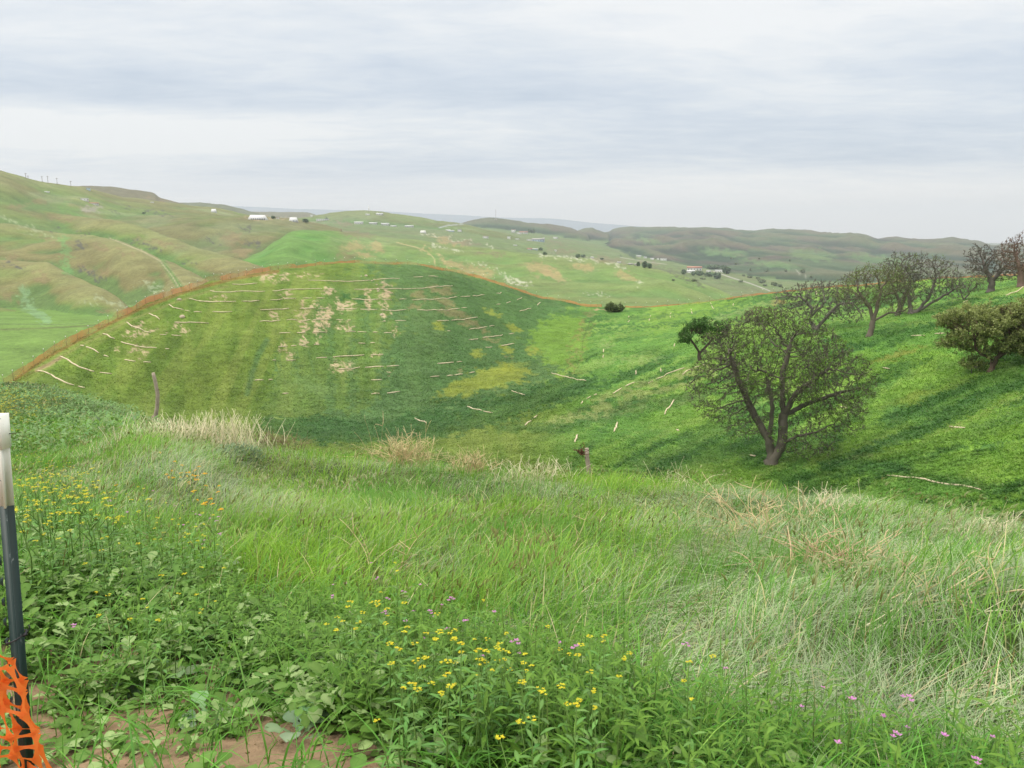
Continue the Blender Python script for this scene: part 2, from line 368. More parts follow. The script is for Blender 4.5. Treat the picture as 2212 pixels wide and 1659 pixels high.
def hit(u, v, rmin=0.0, rmax=1e9):
    """first visible ground point under a pixel of the 2212-wide photograph"""
    th, e = uv2te(u, v); th = float(th); e = float(e)
    i = float(np.interp(th, TH, np.arange(len(TH)))); i0 = int(i); a = i-i0
    ee = EE[i0]*(1-a)+EE[min(i0+1, len(TH)-1)]*a
    ok = np.where((ee >= e) & (RR >= rmin) & (RR <= rmax))[0]
    if len(ok) == 0:
        k = (RR >= rmin) & (RR <= rmax); j = np.where(k)[0][np.argmax(ee[k])]; r = RR[j]
    else:
        j = ok[0]
        if j > 0 and ee[j-1] < e: r = RR[j-1]+(RR[j]-RR[j-1])*(e-ee[j-1])/(ee[j]-ee[j-1])
        else: r = RR[j]
    x = r*math.sin(th); y = r*math.cos(th)
    return np.array([x, y, float(ground(x, y))])
# ------------------------------------------------------------------ ground colours (what grows or lies where, painted relief shade on the far hills)
U, V = proj(GX, GY, Z)
behind = GY < 0.2
U = np.where(behind, -5000, U); V = np.where(behind, 5000, V)
wu = U + (fbm(U/9, V/5, 61, 4)-0.5)*34 + (fbm(U/2.5, V/2, 63, 2)-.5)*10; wv = V + (fbm(U/9+9, V/5, 62, 4)-0.5)*22 + (fbm(U/2.5, V/2, 64, 2)-.5)*7
COL = np.zeros(Z.shape+(3,))
def mixc(mask, c, a):
    k = (mask*a)[..., None]
    COL[...] = COL*(1-k) + np.asarray(c)*k
g_near = (GID == 0).astype(float)
n_big = fbm(GX/60, GY/60, 71, 4); n_mid = fbm(GX/14, GY/14, 72, 4); n_sm = fbm(GX/3, GY/3, 73, 3)
radial = fbm(np.degrees(TH)[:, None]*2.2 + 0*Z, np.log(Rg)*5, 74, 4)
# near hills
olive = alb(128, 150, 66); olive2 = alb(104, 132, 54); lime = alb(124, 163, 66); gr2 = alb(100, 146, 66); dk = alb(74, 118, 60); teal = alb(94, 130, 78); straw = alb(196, 184, 138); yel = alb(158, 168, 66); soil = alb(150, 122, 88); pale = alb(158, 178, 110)
mf = ((GID == 0))
t_ = (sstep(radial, 0.30, 0.70)*.5+.5*sstep(n_mid, .35, .65))[..., None]
base = olive*(1-t_)+olive2*t_
right = sstep(U, 1120, 1300)[..., None]
rmix = sstep(fbm(Z*0.9, np.degrees(TH)[:, None]*0.25+0*Z, 75, 3), 0.40, 0.62)[..., None]
rbase = lime*(1-rmix*.8)+gr2*rmix*.8
ca_, sa_ = math.cos(math.radians(24)), math.sin(math.radians(24))
st1 = fbm((wu*ca_-wv*sa_)/190, (wu*sa_+wv*ca_)/11, 76, 4); st2 = fbm(wu/160, (wv+0.12*wu)/5, 77, 4)
nr = sstep(wv, 690, 780); stn = st1*nr+st2*(1-nr)
rbase = rbase*1.14*(0.72+0.56*stn)[..., None]; pk_ = (sstep(stn, .56, .68)*.55)[..., None]; rbase = rbase*(1-pk_)+alb(150, 176, 92)*pk_; dk_ = (sstep(-stn, -.46, -.36)*.7)[..., None]; rbase = rbase*(1-dk_)+dk*dk_
mst = fbm((wu*ca_-(-wv)*sa_*.3)/(8+np.clip(U-400, 0, 300)*-.01), (wv+(-wu)*np.clip(1-U/600, -.1, 1)*.8)/60, 78, 4)
fan = fbm(np.degrees(np.arctan2(U-820, np.maximum(V-150, 20)))/2.2, np.hypot(U-820, V-150)/260, 79, 4)
fan = np.where(U < 1150, fan, .5); base = base*1.1*(0.80+0.40*fan)[..., None]*np.array([1.0, 1, 1]); ft = (sstep(fan, .54, .66)*.35)[..., None]; base = base*(1-ft)+alb(150, 160, 84)*ft
base = base*(1-right)+rbase*right
fgm = (Rg < 50) & (GID == 0)
COL[...] = base
# far hills
fg_ = alb(128, 150, 78); fb_ = alb(140, 126, 86); fgr = alb(112, 158, 78); rock = alb(104, 106, 98); pl = alb(178, 190, 148)
gcl = sstep(ridged(GX/170+3, GY/300, 81, 4), 0.35, 0.75)[..., None]
far = fg_*gcl + (0.75*fg_+0.25*fb_)*(1-gcl)
bm = sstep(fbm(GX/150, GY/110, 82, 5), 0.44, 0.62)[..., None]
far = far*(1-bm*0.88)+fb_*bm*0.88
pm = sstep(fbm(GX/90, GY/200, 83, 5), 0.60, 0.72)[..., None]*0.5
far = far*(1-pm)+pl*pm
COL[GID > 0] = far[GID > 0]
def box(a, k, ax):
    c = np.cumsum(np.pad(a, [(k+1, k) if i == ax else (0, 0) for i in range(2)], mode='edge'), axis=ax)
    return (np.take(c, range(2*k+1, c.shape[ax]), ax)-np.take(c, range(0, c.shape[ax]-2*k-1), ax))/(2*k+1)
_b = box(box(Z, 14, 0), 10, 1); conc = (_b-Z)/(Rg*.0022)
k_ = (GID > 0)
hol = np.clip(conc*1.3, 0, 1)[..., None]*.75; cre = np.clip(-conc*1.3, 0, 1)[..., None]*.65  # lusher hollows, drier crests; the tint also paints in weak relief shading
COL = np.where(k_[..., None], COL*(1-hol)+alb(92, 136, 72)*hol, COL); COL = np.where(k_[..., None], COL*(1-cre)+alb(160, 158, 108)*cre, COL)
def layer(n): return (GID == 2+[l[0] for l in LAY].index(n)).astype(float)
hm = np.maximum.reduce([layer('h'), layer('f'), layer('g')])
slope_n = fbm(GX/260, GY/260, 85, 5)
h1 = alb(96, 118, 84); h2 = alb(106, 100, 88); h3 = alb(64, 90, 68)
a_ = sstep(slope_n, 0.47, 0.62)[..., None]; b_ = sstep(fbm(GX/170, GY/420, 86, 4), 0.5, 0.68)[..., None]
hc = (h1*(1-a_)+h2*a_)*(1-b_*.7)+h3*b_*.7
COL[hm > 0] = hc[hm > 0]
h_h = (np.clip(conc*1.6, 0, 1)*hm)[..., None]*.7; h_c = (np.clip(-conc*1.6, 0, 1)*hm)[..., None]*.6  # ridge relief shading painted into the colour: hollows darker, crests lighter
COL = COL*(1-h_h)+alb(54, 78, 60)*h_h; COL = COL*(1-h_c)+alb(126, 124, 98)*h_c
mixc(layer('b'), alb(124, 118, 98), .8); mixc(layer('c'), alb(112, 122, 98), .8); mixc(layer('d'), alb(120, 118, 100), .7)
mixc(layer('e'), alb(112, 142, 82), .5); mixc(layer('s1'), alb(122, 126, 84), .55); mixc(layer('a'), alb(134, 150, 92), .35)
mixc(layer('s2')*(1-sstep(wu, 680, 790)), alb(104, 160, 72), .75); mixc(layer('s2')*sstep(wu, 680, 790), alb(130, 164, 92), .6)
for nm in ('s3', 's4', 's5', 's6'): mixc(layer(nm), alb(138, 158, 92), .15)
mixc((GID == 1)*(Rg < 640), alb(124, 160, 78), .9)
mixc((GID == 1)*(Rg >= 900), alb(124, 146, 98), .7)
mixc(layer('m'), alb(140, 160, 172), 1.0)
fr = (0, 1e9)
def win(u0, v0, u1, v1, m=30): return (U > u0-m) & (U < u1+m) & (V > v0-m) & (V < v1+m)
def ell(u, v, ru, rv, c, a=1.0, ang=0.0, lay=None, soft=0.45, raw=False, nz=0.0):
    R = max(ru, rv)
    k = win(u-R, v-R, u+R, v+R) & ((GID > 0) if lay == 'far' else (GID == 0))
    if not k.any(): return
    du = (U if raw else wu)[k]-u; dv = (V if raw else wv)[k]-v
    ca, sa = math.cos(math.radians(ang)), math.sin(math.radians(ang))
    x = (du*ca - dv*sa)/ru; y = (du*sa + dv*ca)/rv
    mm_ = 1-sstep(np.hypot(x, y), 1-soft, 1+soft*0.3)
    if nz: mm_ = mm_*sstep(fbm(U[k]/nz, V[k]/nz*1.8, 97, 3), 0.38, 0.56)
    COL[k] = COL[k]*(1-(mm_*a)[:, None]) + np.asarray(c)*(mm_*a)[:, None]
def stroke(pts, wd, c, a=1.0, lay=None, soft=0.6, raw=True, nz=0.0):
    p = np.array(pts, float); R = wd*2
    k = win(p[:, 0].min(), p[:, 1].min(), p[:, 0].max(), p[:, 1].max(), R) & ((GID > 0) if lay == 'far' else (GID == 0))
    if not k.any(): return
    x = (U if raw else wu)[k]; y = (V if raw else wv)[k]; d = np.full(x.shape, 1e9)
    for (x0, y0), (x1, y1) in zip(p[:-1], p[1:]):
        L = (x1-x0)**2+(y1-y0)**2+1e-9
        t_ = np.clip(((x-x0)*(x1-x0)+(y-y0)*(y1-y0))/L, 0, 1)
        d = np.minimum(d, np.hypot(x-x0-t_*(x1-x0), y-y0-t_*(y1-y0)))
    mm_ = 1-sstep(d/(wd/2), 1-soft, 1+soft)
    if nz: mm_ = mm_*sstep(fbm(U[k]/nz, V[k]/nz*1.8, 98, 3), 0.35, 0.55)
    COL[k] = COL[k]*(1-(mm_*a)[:, None]) + np.asarray(c)*(mm_*a)[:, None]
def poly(pts, c, a=1.0, lay=None, nz=11, soft=16, seed=99):
    p = np.array(pts, float)
    k = win(p[:, 0].min(), p[:, 1].min(), p[:, 0].max(), p[:, 1].max(), soft*2+20) & ((GID > 0) if lay == 'far' else (GID == 0))
    x = wu[k]; y = wv[k]; tot = np.zeros(x.shape); q = np.roll(p, -1, 0); sh = [(0, 0), (1, 0), (-1, 0), (0, .5), (0, -.5), (2, .3), (-2, -.3), (.6, -.8), (-.6, .8)]
    for sx, sy in sh:
        ins = np.zeros(x.shape, bool); xs = x+sx*soft; ys = y+sy*soft
        for (x0, y0), (x1, y1) in zip(p, q):
            with np.errstate(divide='ignore', invalid='ignore'):
                ins ^= ((y0 > ys) != (y1 > ys)) & (xs < (x1-x0)*(ys-y0)/(y1-y0+1e-12)+x0)
        tot += ins
    mm_ = tot/len(sh)
    if nz: mm_ = sstep(mm_*1.25+(fbm(U[k]/nz, V[k]/nz*1.8, seed, 4)-0.5)*1.5, .35, .75)*(mm_ > 0)
    COL[k] = COL[k]*(1-(mm_*a)[:, None]) + np.asarray(c)*(mm_*a)[:, None]
def A_(x, y): return (54+.1953*x, 540+.1953*y)
def B_(x, y): return (432+.1953*x, 540+.1953*y)
def C_(x, y): return (810+.1953*x, 540+.1953*y)
def D_(x, y): return (1188+.1953*x, 594+.1953*y)
def E_(x, y): return (810+.3174*x, 810+.3174*y)
def G_(x, y): return (1620+.2676*x, 540+.2676*y)
def H_(x, y): return (1404+.3652*x, 594+.3652*y)
def Z1(x, y): return (.3418*x, 324+.3418*y)
def Z2(x, y): return (702+.3418*x, 432+.3418*y)
# --- mound: dark leafy growth on its right flank
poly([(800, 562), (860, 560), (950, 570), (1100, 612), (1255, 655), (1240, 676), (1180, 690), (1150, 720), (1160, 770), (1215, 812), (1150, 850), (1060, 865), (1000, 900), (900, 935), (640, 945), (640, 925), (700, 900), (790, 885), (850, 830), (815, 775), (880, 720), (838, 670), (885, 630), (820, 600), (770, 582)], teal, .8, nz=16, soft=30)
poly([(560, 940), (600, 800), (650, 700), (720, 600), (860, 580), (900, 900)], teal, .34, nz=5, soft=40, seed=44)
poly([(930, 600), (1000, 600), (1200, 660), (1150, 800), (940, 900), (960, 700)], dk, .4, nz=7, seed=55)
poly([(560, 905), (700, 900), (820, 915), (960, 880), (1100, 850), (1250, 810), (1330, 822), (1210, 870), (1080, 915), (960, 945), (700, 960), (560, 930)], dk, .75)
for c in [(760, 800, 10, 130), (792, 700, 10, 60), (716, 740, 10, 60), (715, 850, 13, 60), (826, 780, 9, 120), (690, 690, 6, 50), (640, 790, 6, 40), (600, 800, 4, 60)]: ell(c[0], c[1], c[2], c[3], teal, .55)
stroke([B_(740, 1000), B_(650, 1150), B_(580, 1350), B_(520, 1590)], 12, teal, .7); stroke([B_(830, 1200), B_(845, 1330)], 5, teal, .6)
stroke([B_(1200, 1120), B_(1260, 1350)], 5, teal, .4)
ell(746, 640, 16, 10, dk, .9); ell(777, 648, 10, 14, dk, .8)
poly([B_(1000, 1400), B_(1200, 1380), B_(1420, 1500), B_(1450, 1640), B_(1250, 1650)], alb(120, 150, 84), .7)
for x, y in [(1300, 700), (1520, 860), (1740, 1110), (1430, 1280), (1150, 1150), (700, 840), (1450, 1110)]:
    uu, vv = C_(x, y); ell(uu, vv, 17, 9, yel, .7, -30)
poly([C_(900, 1450), C_(1200, 1330), C_(1500, 1270), C_(1700, 1330), C_(1680, 1440), C_(1400, 1500), C_(1100, 1560), C_(850, 1659), C_(650, 1640)], yel, .7, nz=16, soft=14)
ell(1090, 797, 60, 14, yel, .4, 12)
# straw coloured bare strips
bs = [(B_(2030, 375), 9, 8), (B_(2050, 480), 11, 10), (B_(1850, 500), 6, 16), (B_(1860, 610), 6, 10), (B_(1410, 450), 12, 6), (B_(1160, 600), 6, 12), (B_(1270, 600), 6, 9), (B_(1190, 695), 3, 9), (B_(1540, 600), 5, 12), (B_(1620, 625), 17, 8),
      (B_(2040, 610), 8, 9), (B_(2050, 720), 6, 9), (B_(820, 730), 9, 11), (B_(1080, 710), 8, 9), (B_(1400, 705), 9, 12), (B_(1300, 720), 5, 9), (B_(1160, 800), 6, 10), (B_(1150, 870), 6, 8), (B_(1295, 840), 6, 15), (B_(1395, 840), 5, 12),
      (B_(1555, 850), 4, 12), (B_(1640, 845), 6, 12), (B_(1145, 1000), 5, 14), (B_(900, 1070), 8, 10), (B_(1300, 1010), 3, 5), (B_(985, 1170), 3, 11), (B_(1570, 1290), 22, 9), (B_(1940, 1150), 8, 4), (B_(1480, 1240), 6, 6), (B_(1300, 270), 9, 2.5), (B_(940, 490), 16, 5),
      (B_(200, 520), 16, 3), (B_(1150, 285), 12, 3), (B_(830, 300), 30, 9), (B_(2110, 1370), 4, 5), (C_(230, 870), 3, 8), (C_(235, 940), 3, 5), (A_(1180, 900), 22, 4), (A_(1420, 890), 18, 4), (A_(1240, 950), 16, 4), (A_(1290, 820), 14, 4), (A_(1650, 850), 16, 3), (A_(1750, 900), 12, 4), (A_(1010, 1100), 8, 4), (A_(1320, 1160), 10, 4), (A_(1230, 1100), 18, 4)]
for (u_, v_), a, b in bs: ell(u_, v_, a*1.3, b*1.25, alb(210, 188, 154), .9, 25 if u_ < 430 else 0, soft=.5, nz=5)
for p_ in [[B_(2040, 350), B_(2060, 540)], [B_(1850, 430), B_(1865, 650)], [B_(1300, 700), B_(1290, 900)], [B_(1400, 650), B_(1390, 890)], [B_(1160, 560), B_(1150, 900)]]: stroke(p_, 10, alb(208, 182, 148), .7, raw=False, nz=4)
stroke([A_(130, 1330), A_(280, 1260), A_(390, 1190)], 8, alb(176, 158, 120), .8); stroke([A_(390, 1180), A_(860, 930), A_(1130, 790), A_(1600, 600), A_(2050, 450), B_(300, 400)], 5, alb(150, 150, 92), .5)
for p_, a, b in [(C_(720, 450), 32, 9), (C_(480, 500), 18, 12), (C_(780, 580), 30, 9), (C_(880, 700), 34, 9), (C_(1050, 810), 26, 10), (C_(1220, 900), 16, 6), (C_(450, 620), 14, 8), (C_(1300, 990), 22, 4), (C_(930, 1340), 10, 7), (C_(1480, 1195), 7, 2)]: ell(p_[0], p_[1], a, b, alb(158, 146, 102), .62, -12)
# fence line soil
stroke([(u, v+3) for u, v, r in CREST if 0 <= u <= 620], 7, alb(150, 104, 62), .6, raw=True)
stroke([A_(0, 1400), A_(400, 1190)], 5, alb(120, 96, 66), .4)
# saddle and two-rut track
poly([C_(1700, 950), C_(1900, 760), C_(2200, 700), D_(360, 440), D_(330, 640), D_(220, 850), D_(190, 1060), D_(0, 960)], lime, .9)
stroke([D_(0, 250), D_(250, 300), D_(620, 340)], 14, dk, .6, raw=False); ell(*D_(430, 430), 15, 7, alb(170, 150, 105), .8); ell(*D_(550, 378), 16, 3.5, alb(196, 168, 130), .9)
stroke([D_(440, 440), D_(350, 560), D_(270, 720), D_(225, 850), D_(230, 1080)], 9, alb(150, 146, 84), .75, raw=False, nz=6)
stroke([D_(500, 520), D_(400, 660), D_(345, 780), D_(330, 900), D_(325, 1080)], 7, alb(136, 138, 80), .7, raw=False, nz=6)
stroke([D_(450, 500), D_(370, 700), D_(350, 850)], 3, alb(90, 90, 60), .4)
stroke([D_(370, 850), D_(560, 850), D_(650, 860), D_(1000, 850), D_(1300, 820)], 6, gr2*0.8, .7, raw=False)
for p_, a, b in [(D_(640, 770), 26, 14), (D_(640, 960), 28, 6), (D_(1000, 930), 60, 10)]: ell(*p_, a, b, pale, .5, nz=8)
# right slope: pale seed-head bands and dark green bands running down the slope
for p_, wd in [([D_(0, 1640), D_(400, 1560), D_(900, 1480), D_(1400, 1420), D_(1650, 1330)], 22), ([D_(500, 1430), D_(1000, 1280), D_(1500, 1150), D_(1750, 1060)], 34)]: stroke(p_, wd, alb(176, 184, 116), .6, raw=False, nz=14)
stroke([(1900, 880), (2000, 852), (2100, 822)], 12, alb(140, 150, 70), .4, raw=False)
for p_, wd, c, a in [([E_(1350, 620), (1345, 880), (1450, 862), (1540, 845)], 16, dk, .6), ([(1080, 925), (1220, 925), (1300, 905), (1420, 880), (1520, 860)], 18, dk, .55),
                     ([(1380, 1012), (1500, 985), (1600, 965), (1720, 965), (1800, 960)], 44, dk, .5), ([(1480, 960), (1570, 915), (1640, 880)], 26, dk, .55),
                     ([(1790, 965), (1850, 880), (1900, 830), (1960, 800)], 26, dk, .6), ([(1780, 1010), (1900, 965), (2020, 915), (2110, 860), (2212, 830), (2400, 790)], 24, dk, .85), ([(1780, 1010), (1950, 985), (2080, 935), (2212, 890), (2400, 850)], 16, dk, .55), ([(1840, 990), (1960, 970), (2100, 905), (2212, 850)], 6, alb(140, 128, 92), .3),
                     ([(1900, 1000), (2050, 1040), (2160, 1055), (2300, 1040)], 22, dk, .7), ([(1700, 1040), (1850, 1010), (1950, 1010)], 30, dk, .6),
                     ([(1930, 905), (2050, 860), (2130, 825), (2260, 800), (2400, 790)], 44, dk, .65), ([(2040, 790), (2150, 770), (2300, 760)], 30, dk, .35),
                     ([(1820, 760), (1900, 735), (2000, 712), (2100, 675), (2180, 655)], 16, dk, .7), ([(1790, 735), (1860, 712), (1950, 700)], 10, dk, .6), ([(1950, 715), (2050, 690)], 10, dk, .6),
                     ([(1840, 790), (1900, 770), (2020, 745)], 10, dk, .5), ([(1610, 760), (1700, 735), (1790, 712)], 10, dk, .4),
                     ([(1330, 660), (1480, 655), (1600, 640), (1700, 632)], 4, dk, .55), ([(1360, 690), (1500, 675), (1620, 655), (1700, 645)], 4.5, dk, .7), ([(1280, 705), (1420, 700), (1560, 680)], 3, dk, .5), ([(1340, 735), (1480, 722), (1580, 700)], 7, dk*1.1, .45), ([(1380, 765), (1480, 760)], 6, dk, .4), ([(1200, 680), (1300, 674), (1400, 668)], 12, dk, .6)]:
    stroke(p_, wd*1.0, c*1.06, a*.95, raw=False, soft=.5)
for p_, wd in [([(1850, 800), (1950, 770), (2050, 740), (2130, 700)], 24), ([(1840, 950), (1900, 880), (1980, 840)], 30), ([(1900, 985), (2050, 950), (2212, 925), (2400, 900)], 26), ([(1990, 1010), (2212, 985), (2400, 960)], 40)]: stroke(p_, wd, lime*1.05, .55, raw=False)
ell(1935, 768, 80, 7, alb(168, 160, 80), .45, 16); ell(1975, 860, 40, 16, alb(150, 170, 70), .5, 25)
ell(1680, 652, 26, 6, alb(160, 130, 80), .7, 8); stroke([(1520, 700), (1600, 672), (1680, 650)], 8, pale, .5, raw=False); ell(2010, 915, 0.1, .1, soil, 0)
stroke([(1350, 655), (1450, 648), (1550, 640)], 5, alb(180, 190, 100), .5, raw=False)
poly([(1200, 940), (1350, 900), (1500, 860), (1500, 900), (1300, 960)], alb(110, 160, 66), .35)
# --- left hills
stroke([Z1(0, 420), Z1(100, 455), Z1(200, 500), Z1(360, 560)], 6, pl, .8, 'far', raw=False, nz=8)
for x, y, a, b in [(230, 330, 90, 22), (100, 350, 90, 14), (760, 640, 110, 16), (640, 620, 60, 26), (1050, 600, 110, 26), (880, 560, 120, 16), (600, 760, 110, 34), (260, 800, 60, 60), (80, 690, 90, 26), (1480, 560, 90, 50), (1520, 640, 90, 40), (90, 940, 80, 40), (640, 1010, 60, 20), (320, 560, 80, 26), (1010, 310, 80, 14), (2190, 660, 60, 60), (400, 440, 120, 16)]:
    ell(*Z1(x, y), a*.36, b*.36, alb(152, 134, 98), .6, -8, 'far', nz=16)
for x, y, a, b in [(540, 520, 50, 8), (500, 600, 60, 26), (890, 590, 70, 22), (960, 620, 60, 12), (60, 720, 60, 14), (120, 740, 40, 12), (540, 765, 75, 22), (620, 812, 50, 12), (1190, 710, 40, 8), (1590, 590, 60, 16), (1560, 500, 40, 20), (1330, 570, 80, 8), (350, 505, 30, 5), (830, 372, 50, 6), (1000, 400, 110, 12), (720, 395, 50, 7)]:
    ell(*Z1(x, y), a*.36, b*.36, alb(98, 98, 92), .85, -12, 'far', nz=5)
ell(*Z1(570, 375), 30, 8, alb(170, 165, 150), .8, 8, 'far')
ell(*Z1(430, 370), 36, 12, fgr, .6, -20, 'far'); stroke([Z1(400, 560), Z1(420, 700), Z1(430, 780)], 14, alb(118, 164, 96), .7, 'far', raw=False); stroke([Z1(140, 880), Z1(180, 1000), Z1(300, 1080)], 16, alb(140, 176, 126), .7, 'far', raw=False)
stroke([Z1(1020, 690), Z1(1090, 800), Z1(1160, 900)], 12, alb(110, 148, 78), .85, 'far'); stroke([Z1(690, 555), Z1(900, 640), Z1(1010, 700), Z1(1090, 800), Z1(1150, 905)], 2.2, alb(196, 186, 150), .8, 'far'); stroke([Z1(740, 570), Z1(900, 630), Z1(1050, 720), Z1(1130, 810), Z1(1200, 890)], 2.2, alb(170, 168, 120), .6, 'far')
for x, y, a, b in [(940, 850, 90, 22), (1000, 880, 60, 14), (640, 940, 70, 10), (740, 970, 80, 10), (560, 960, 50, 16), (200, 530, 60, 14)]: ell(*Z1(x, y), a*.36, b*.36, alb(182, 194, 156), .6, -10, 'far', nz=7)
stroke([(0, 712), (90, 709), (200, 703), (240, 699)], 4, alb(110, 116, 74), .6, 'far'); stroke([(0, 700), (120, 701), (220, 697)], 2, alb(104, 120, 78), .5, 'far')
# P1 hill
for x, y, a, b, g_ in [(180, 290, 80, 36, 0), (330, 300, 70, 30, 0), (250, 350, 60, 16, 0), (1370, 440, 130, 40, -14), (1450, 480, 90, 26, -22), (1640, 430, 80, 22, -8), (1900, 480, 80, 22, -22), (960, 450, 130, 30, -10), (800, 400, 90, 26, -16), (780, 255, 120, 20, -10)]:
    ell(*Z2(x, y), a*.36, b*.36, alb(190, 168, 120), .62, g_, 'far', nz=0)
for p_, wd in [([Z2(980, 405), Z2(1100, 455), Z2(1200, 500), Z2(1290, 530)], 5), ([Z2(1120, 500), Z2(1220, 520), Z2(1300, 535)], 7), ([Z2(1350, 340), Z2(1500, 360), Z2(1650, 380)], 6), ([Z2(1690, 370), Z2(1800, 405), Z2(1900, 430)], 6), ([Z2(1960, 520), Z2(2010, 535)], 4), ([Z2(680, 285), Z2(800, 310), Z2(850, 325)], 4), ([Z2(620, 220), Z2(800, 240), Z2(1000, 280), Z2(1070, 300)], 2.5), ([Z2(1640, 590), Z2(1800, 600)], 4), ([Z2(880, 390), Z2(1000, 410)], 2.5)]:
    stroke(p_, wd, alb(212, 214, 186), .75, 'far', raw=False, nz=6)
stroke([Z2(450, 268), Z2(580, 300), Z2(660, 335), Z2(690, 370), Z2(700, 430)], 1.8, alb(205, 190, 140), .8, 'far'); stroke([Z2(600, 300), Z2(700, 340), Z2(740, 380), Z2(760, 440)], 4, alb(200, 182, 130), .7, 'far', raw=False)
stroke([Z2(640, 310), Z2(700, 355), Z2(720, 430)], 7, alb(118, 152, 78), .6, 'far')
stroke([(1030, 497), (960, 490), (990, 482)], 1, pl, .3, 'far')
# plain with buildings
for x, y, a, b in [(200, 220, 120, 20), (1500, 320, 120, 16), (1800, 380, 130, 20), (1050, 340, 120, 12), (900, 270, 120, 12), (1450, 270, 70, 12), (120, 150, 60, 20), (2050, 400, 90, 12), (1630, 500, 1, 1)]: ell(*Z2(x, y), a*.36, b*.36, alb(146, 130, 104), .55, -8, 'far')
for p_ in [[(1400, 575), (1480, 590), (1560, 606), (1640, 630)]]: stroke(p_, 5, alb(110, 112, 80), .5, 'far', raw=False)
ell(1455, 592, 26, 6, alb(98, 104, 82), .8, -20, 'far', nz=4); ell(1500, 610, 32, 7, alb(98, 104, 82), .8, -20, 'far', nz=4)
stroke([(1540, 585), (1575, 598), (1620, 612), (1662, 628)], 1.8, alb(200, 196, 186), .9, 'far'); stroke([(1720, 583), (1726, 590), (1740, 596)], 2, alb(190, 190, 170), .7, 'far')
stroke([(948, 492), (968, 487), (1000, 484)], 1.6, alb(190, 196, 200), .9, 'far'); stroke([(1340, 556), (1400, 566), (1440, 571)], 1.5, alb(200, 196, 180), .6, 'far')
for u_, v_, a, b in [(1330, 505, 24, 5), (1500, 520, 30, 4), (1620, 520, 24, 5), (1700, 540, 30, 5), (1850, 530, 30, 8), (1450, 505, 16, 4), (1560, 530, 20, 10)]: ell(u_, v_, a, b, alb(96, 98, 84), .5, -10, 'far', nz=5)
for u_, v_, a, b in [(1400, 520, 50, 5), (1560, 545, 60, 8), (1750, 550, 60, 14), (1660, 570, 70, 8), (1900, 560, 80, 10)]: ell(u_, v_, a, b, alb(120, 160, 96), .5, -6, 'far')
ell(1360, 548, 28, 8, h3, .8, -20, 'far'); ell(570, 471, 60, 2.5, alb(180, 160, 130), .7, 0, 'far'); ell(700, 480, 60, 3, alb(160, 150, 120), .5, 0, 'far')
# --- foreground soil
sdirt = alb(164, 138, 110, 1.35); sgreen = alb(84, 104, 52)
k = fgm; f_ = sstep(fbm(GX/1.1, GY/1.1, 91, 3), .4, .6)[..., None]
gcol = alb(92, 112, 60)*(1-f_)+alb(120, 128, 76)*f_
COL[k & (Rg > 4)] = gcol[k & (Rg > 4)]*0.8; COL[k & (Rg <= 4)] = gcol[k & (Rg <= 4)]*.7
dm = (((U < 880) & (wv > 1400+np.clip(U-500, 0, 999)*.35)) | behind) & (Rg < 6)
COL[dm] = (sdirt*(0.8+0.4*n_sm[..., None]))[dm]
for u_, v_, a, b in [(60, 875, 60, 20), (20, 960, 60, 12)]: ell(u_, v_, a, b, alb(92, 124, 78), .8)
COL = np.where((GID > 0)[..., None], COL*(.82+.36*(.5*fbm(GX/45, GY/30, 88, 4)+.5*fbm(GX/14, GY/9, 89, 3)))[..., None], COL)
COL = np.clip(COL*(0.90+0.2*n_mid[..., None]), 0.003, 0.9)
def ground_col(x, y):
    th = np.arctan2(x, y); r = np.hypot(x, y)
    i = np.clip(np.rint(np.interp(th, TH, np.arange(len(TH)))).astype(int), 0, len(TH)-1)
    j = np.clip(np.rint(np.interp(np.log(r), LR, np.arange(len(LR)))).astype(int), 0, len(LR)-1)
    return COL[i, j]

m_ground = bpy.data.materials.new('ground_cover'); m_ground.use_nodes = True
t = NT(m_ground.node_tree); bs_ = t.n['Principled BSDF']; bs_.inputs['Roughness'].default_value = 0.95; bs_.inputs['Specular IOR Level'].default_value = 0.15
at = t.node('ShaderNodeAttribute', attribute_name='Col'); ge = t.node('ShaderNodeNewGeometry'); P = ge.outputs['Position']
na = t.noise(P, 3.0, 6, 0.65); nb = t.noise(P, 0.35, 5, 0.6); nc = t.noise(P, 40.0, 4, 0.6); nd = t.noise(P, 0.05, 5, 0.6)
ne = t.noise(P, 0.9, 5, 0.7)
var = t.math('ADD', t.math('MULTIPLY', na, 0.9), t.math('ADD', t.math('MULTIPLY', nb, 1.0), t.math('ADD', t.math('MULTIPLY', nc, 0.35), t.math('ADD', t.math('MULTIPLY', nd, 0.9), t.math('MULTIPLY', ne, 0.8)))))
var = t.math('MAXIMUM', t.math('SUBTRACT', var, 0.95), 0.2)
t.link(t.vmath('SCALE', at.outputs['Color']), bs_.inputs['Base Color']); t.link(var, bs_.inputs['Base Color'].links[0].from_node.inputs['Scale'])
bu = t.node('ShaderNodeBump'); bu.inputs['Strength'].default_value = 0.6; bu.inputs['Distance'].default_value = 0.12
t.link(na, bu.inputs['Height']); t.link(bu.outputs[0], bs_.inputs['Normal'])
n_, m_ = Z.shape
idx = np.arange(n_*m_).reshape(n_, m_); idn = np.concatenate([idx, idx[:1]])
Fq = np.stack([idn[:-1, :-1], idn[1:, :-1], idn[1:, 1:], idn[:-1, 1:]], -1).reshape(-1, 4)[:, ::-1]
keep_z = np.stack([GX, GY, Z], -1)
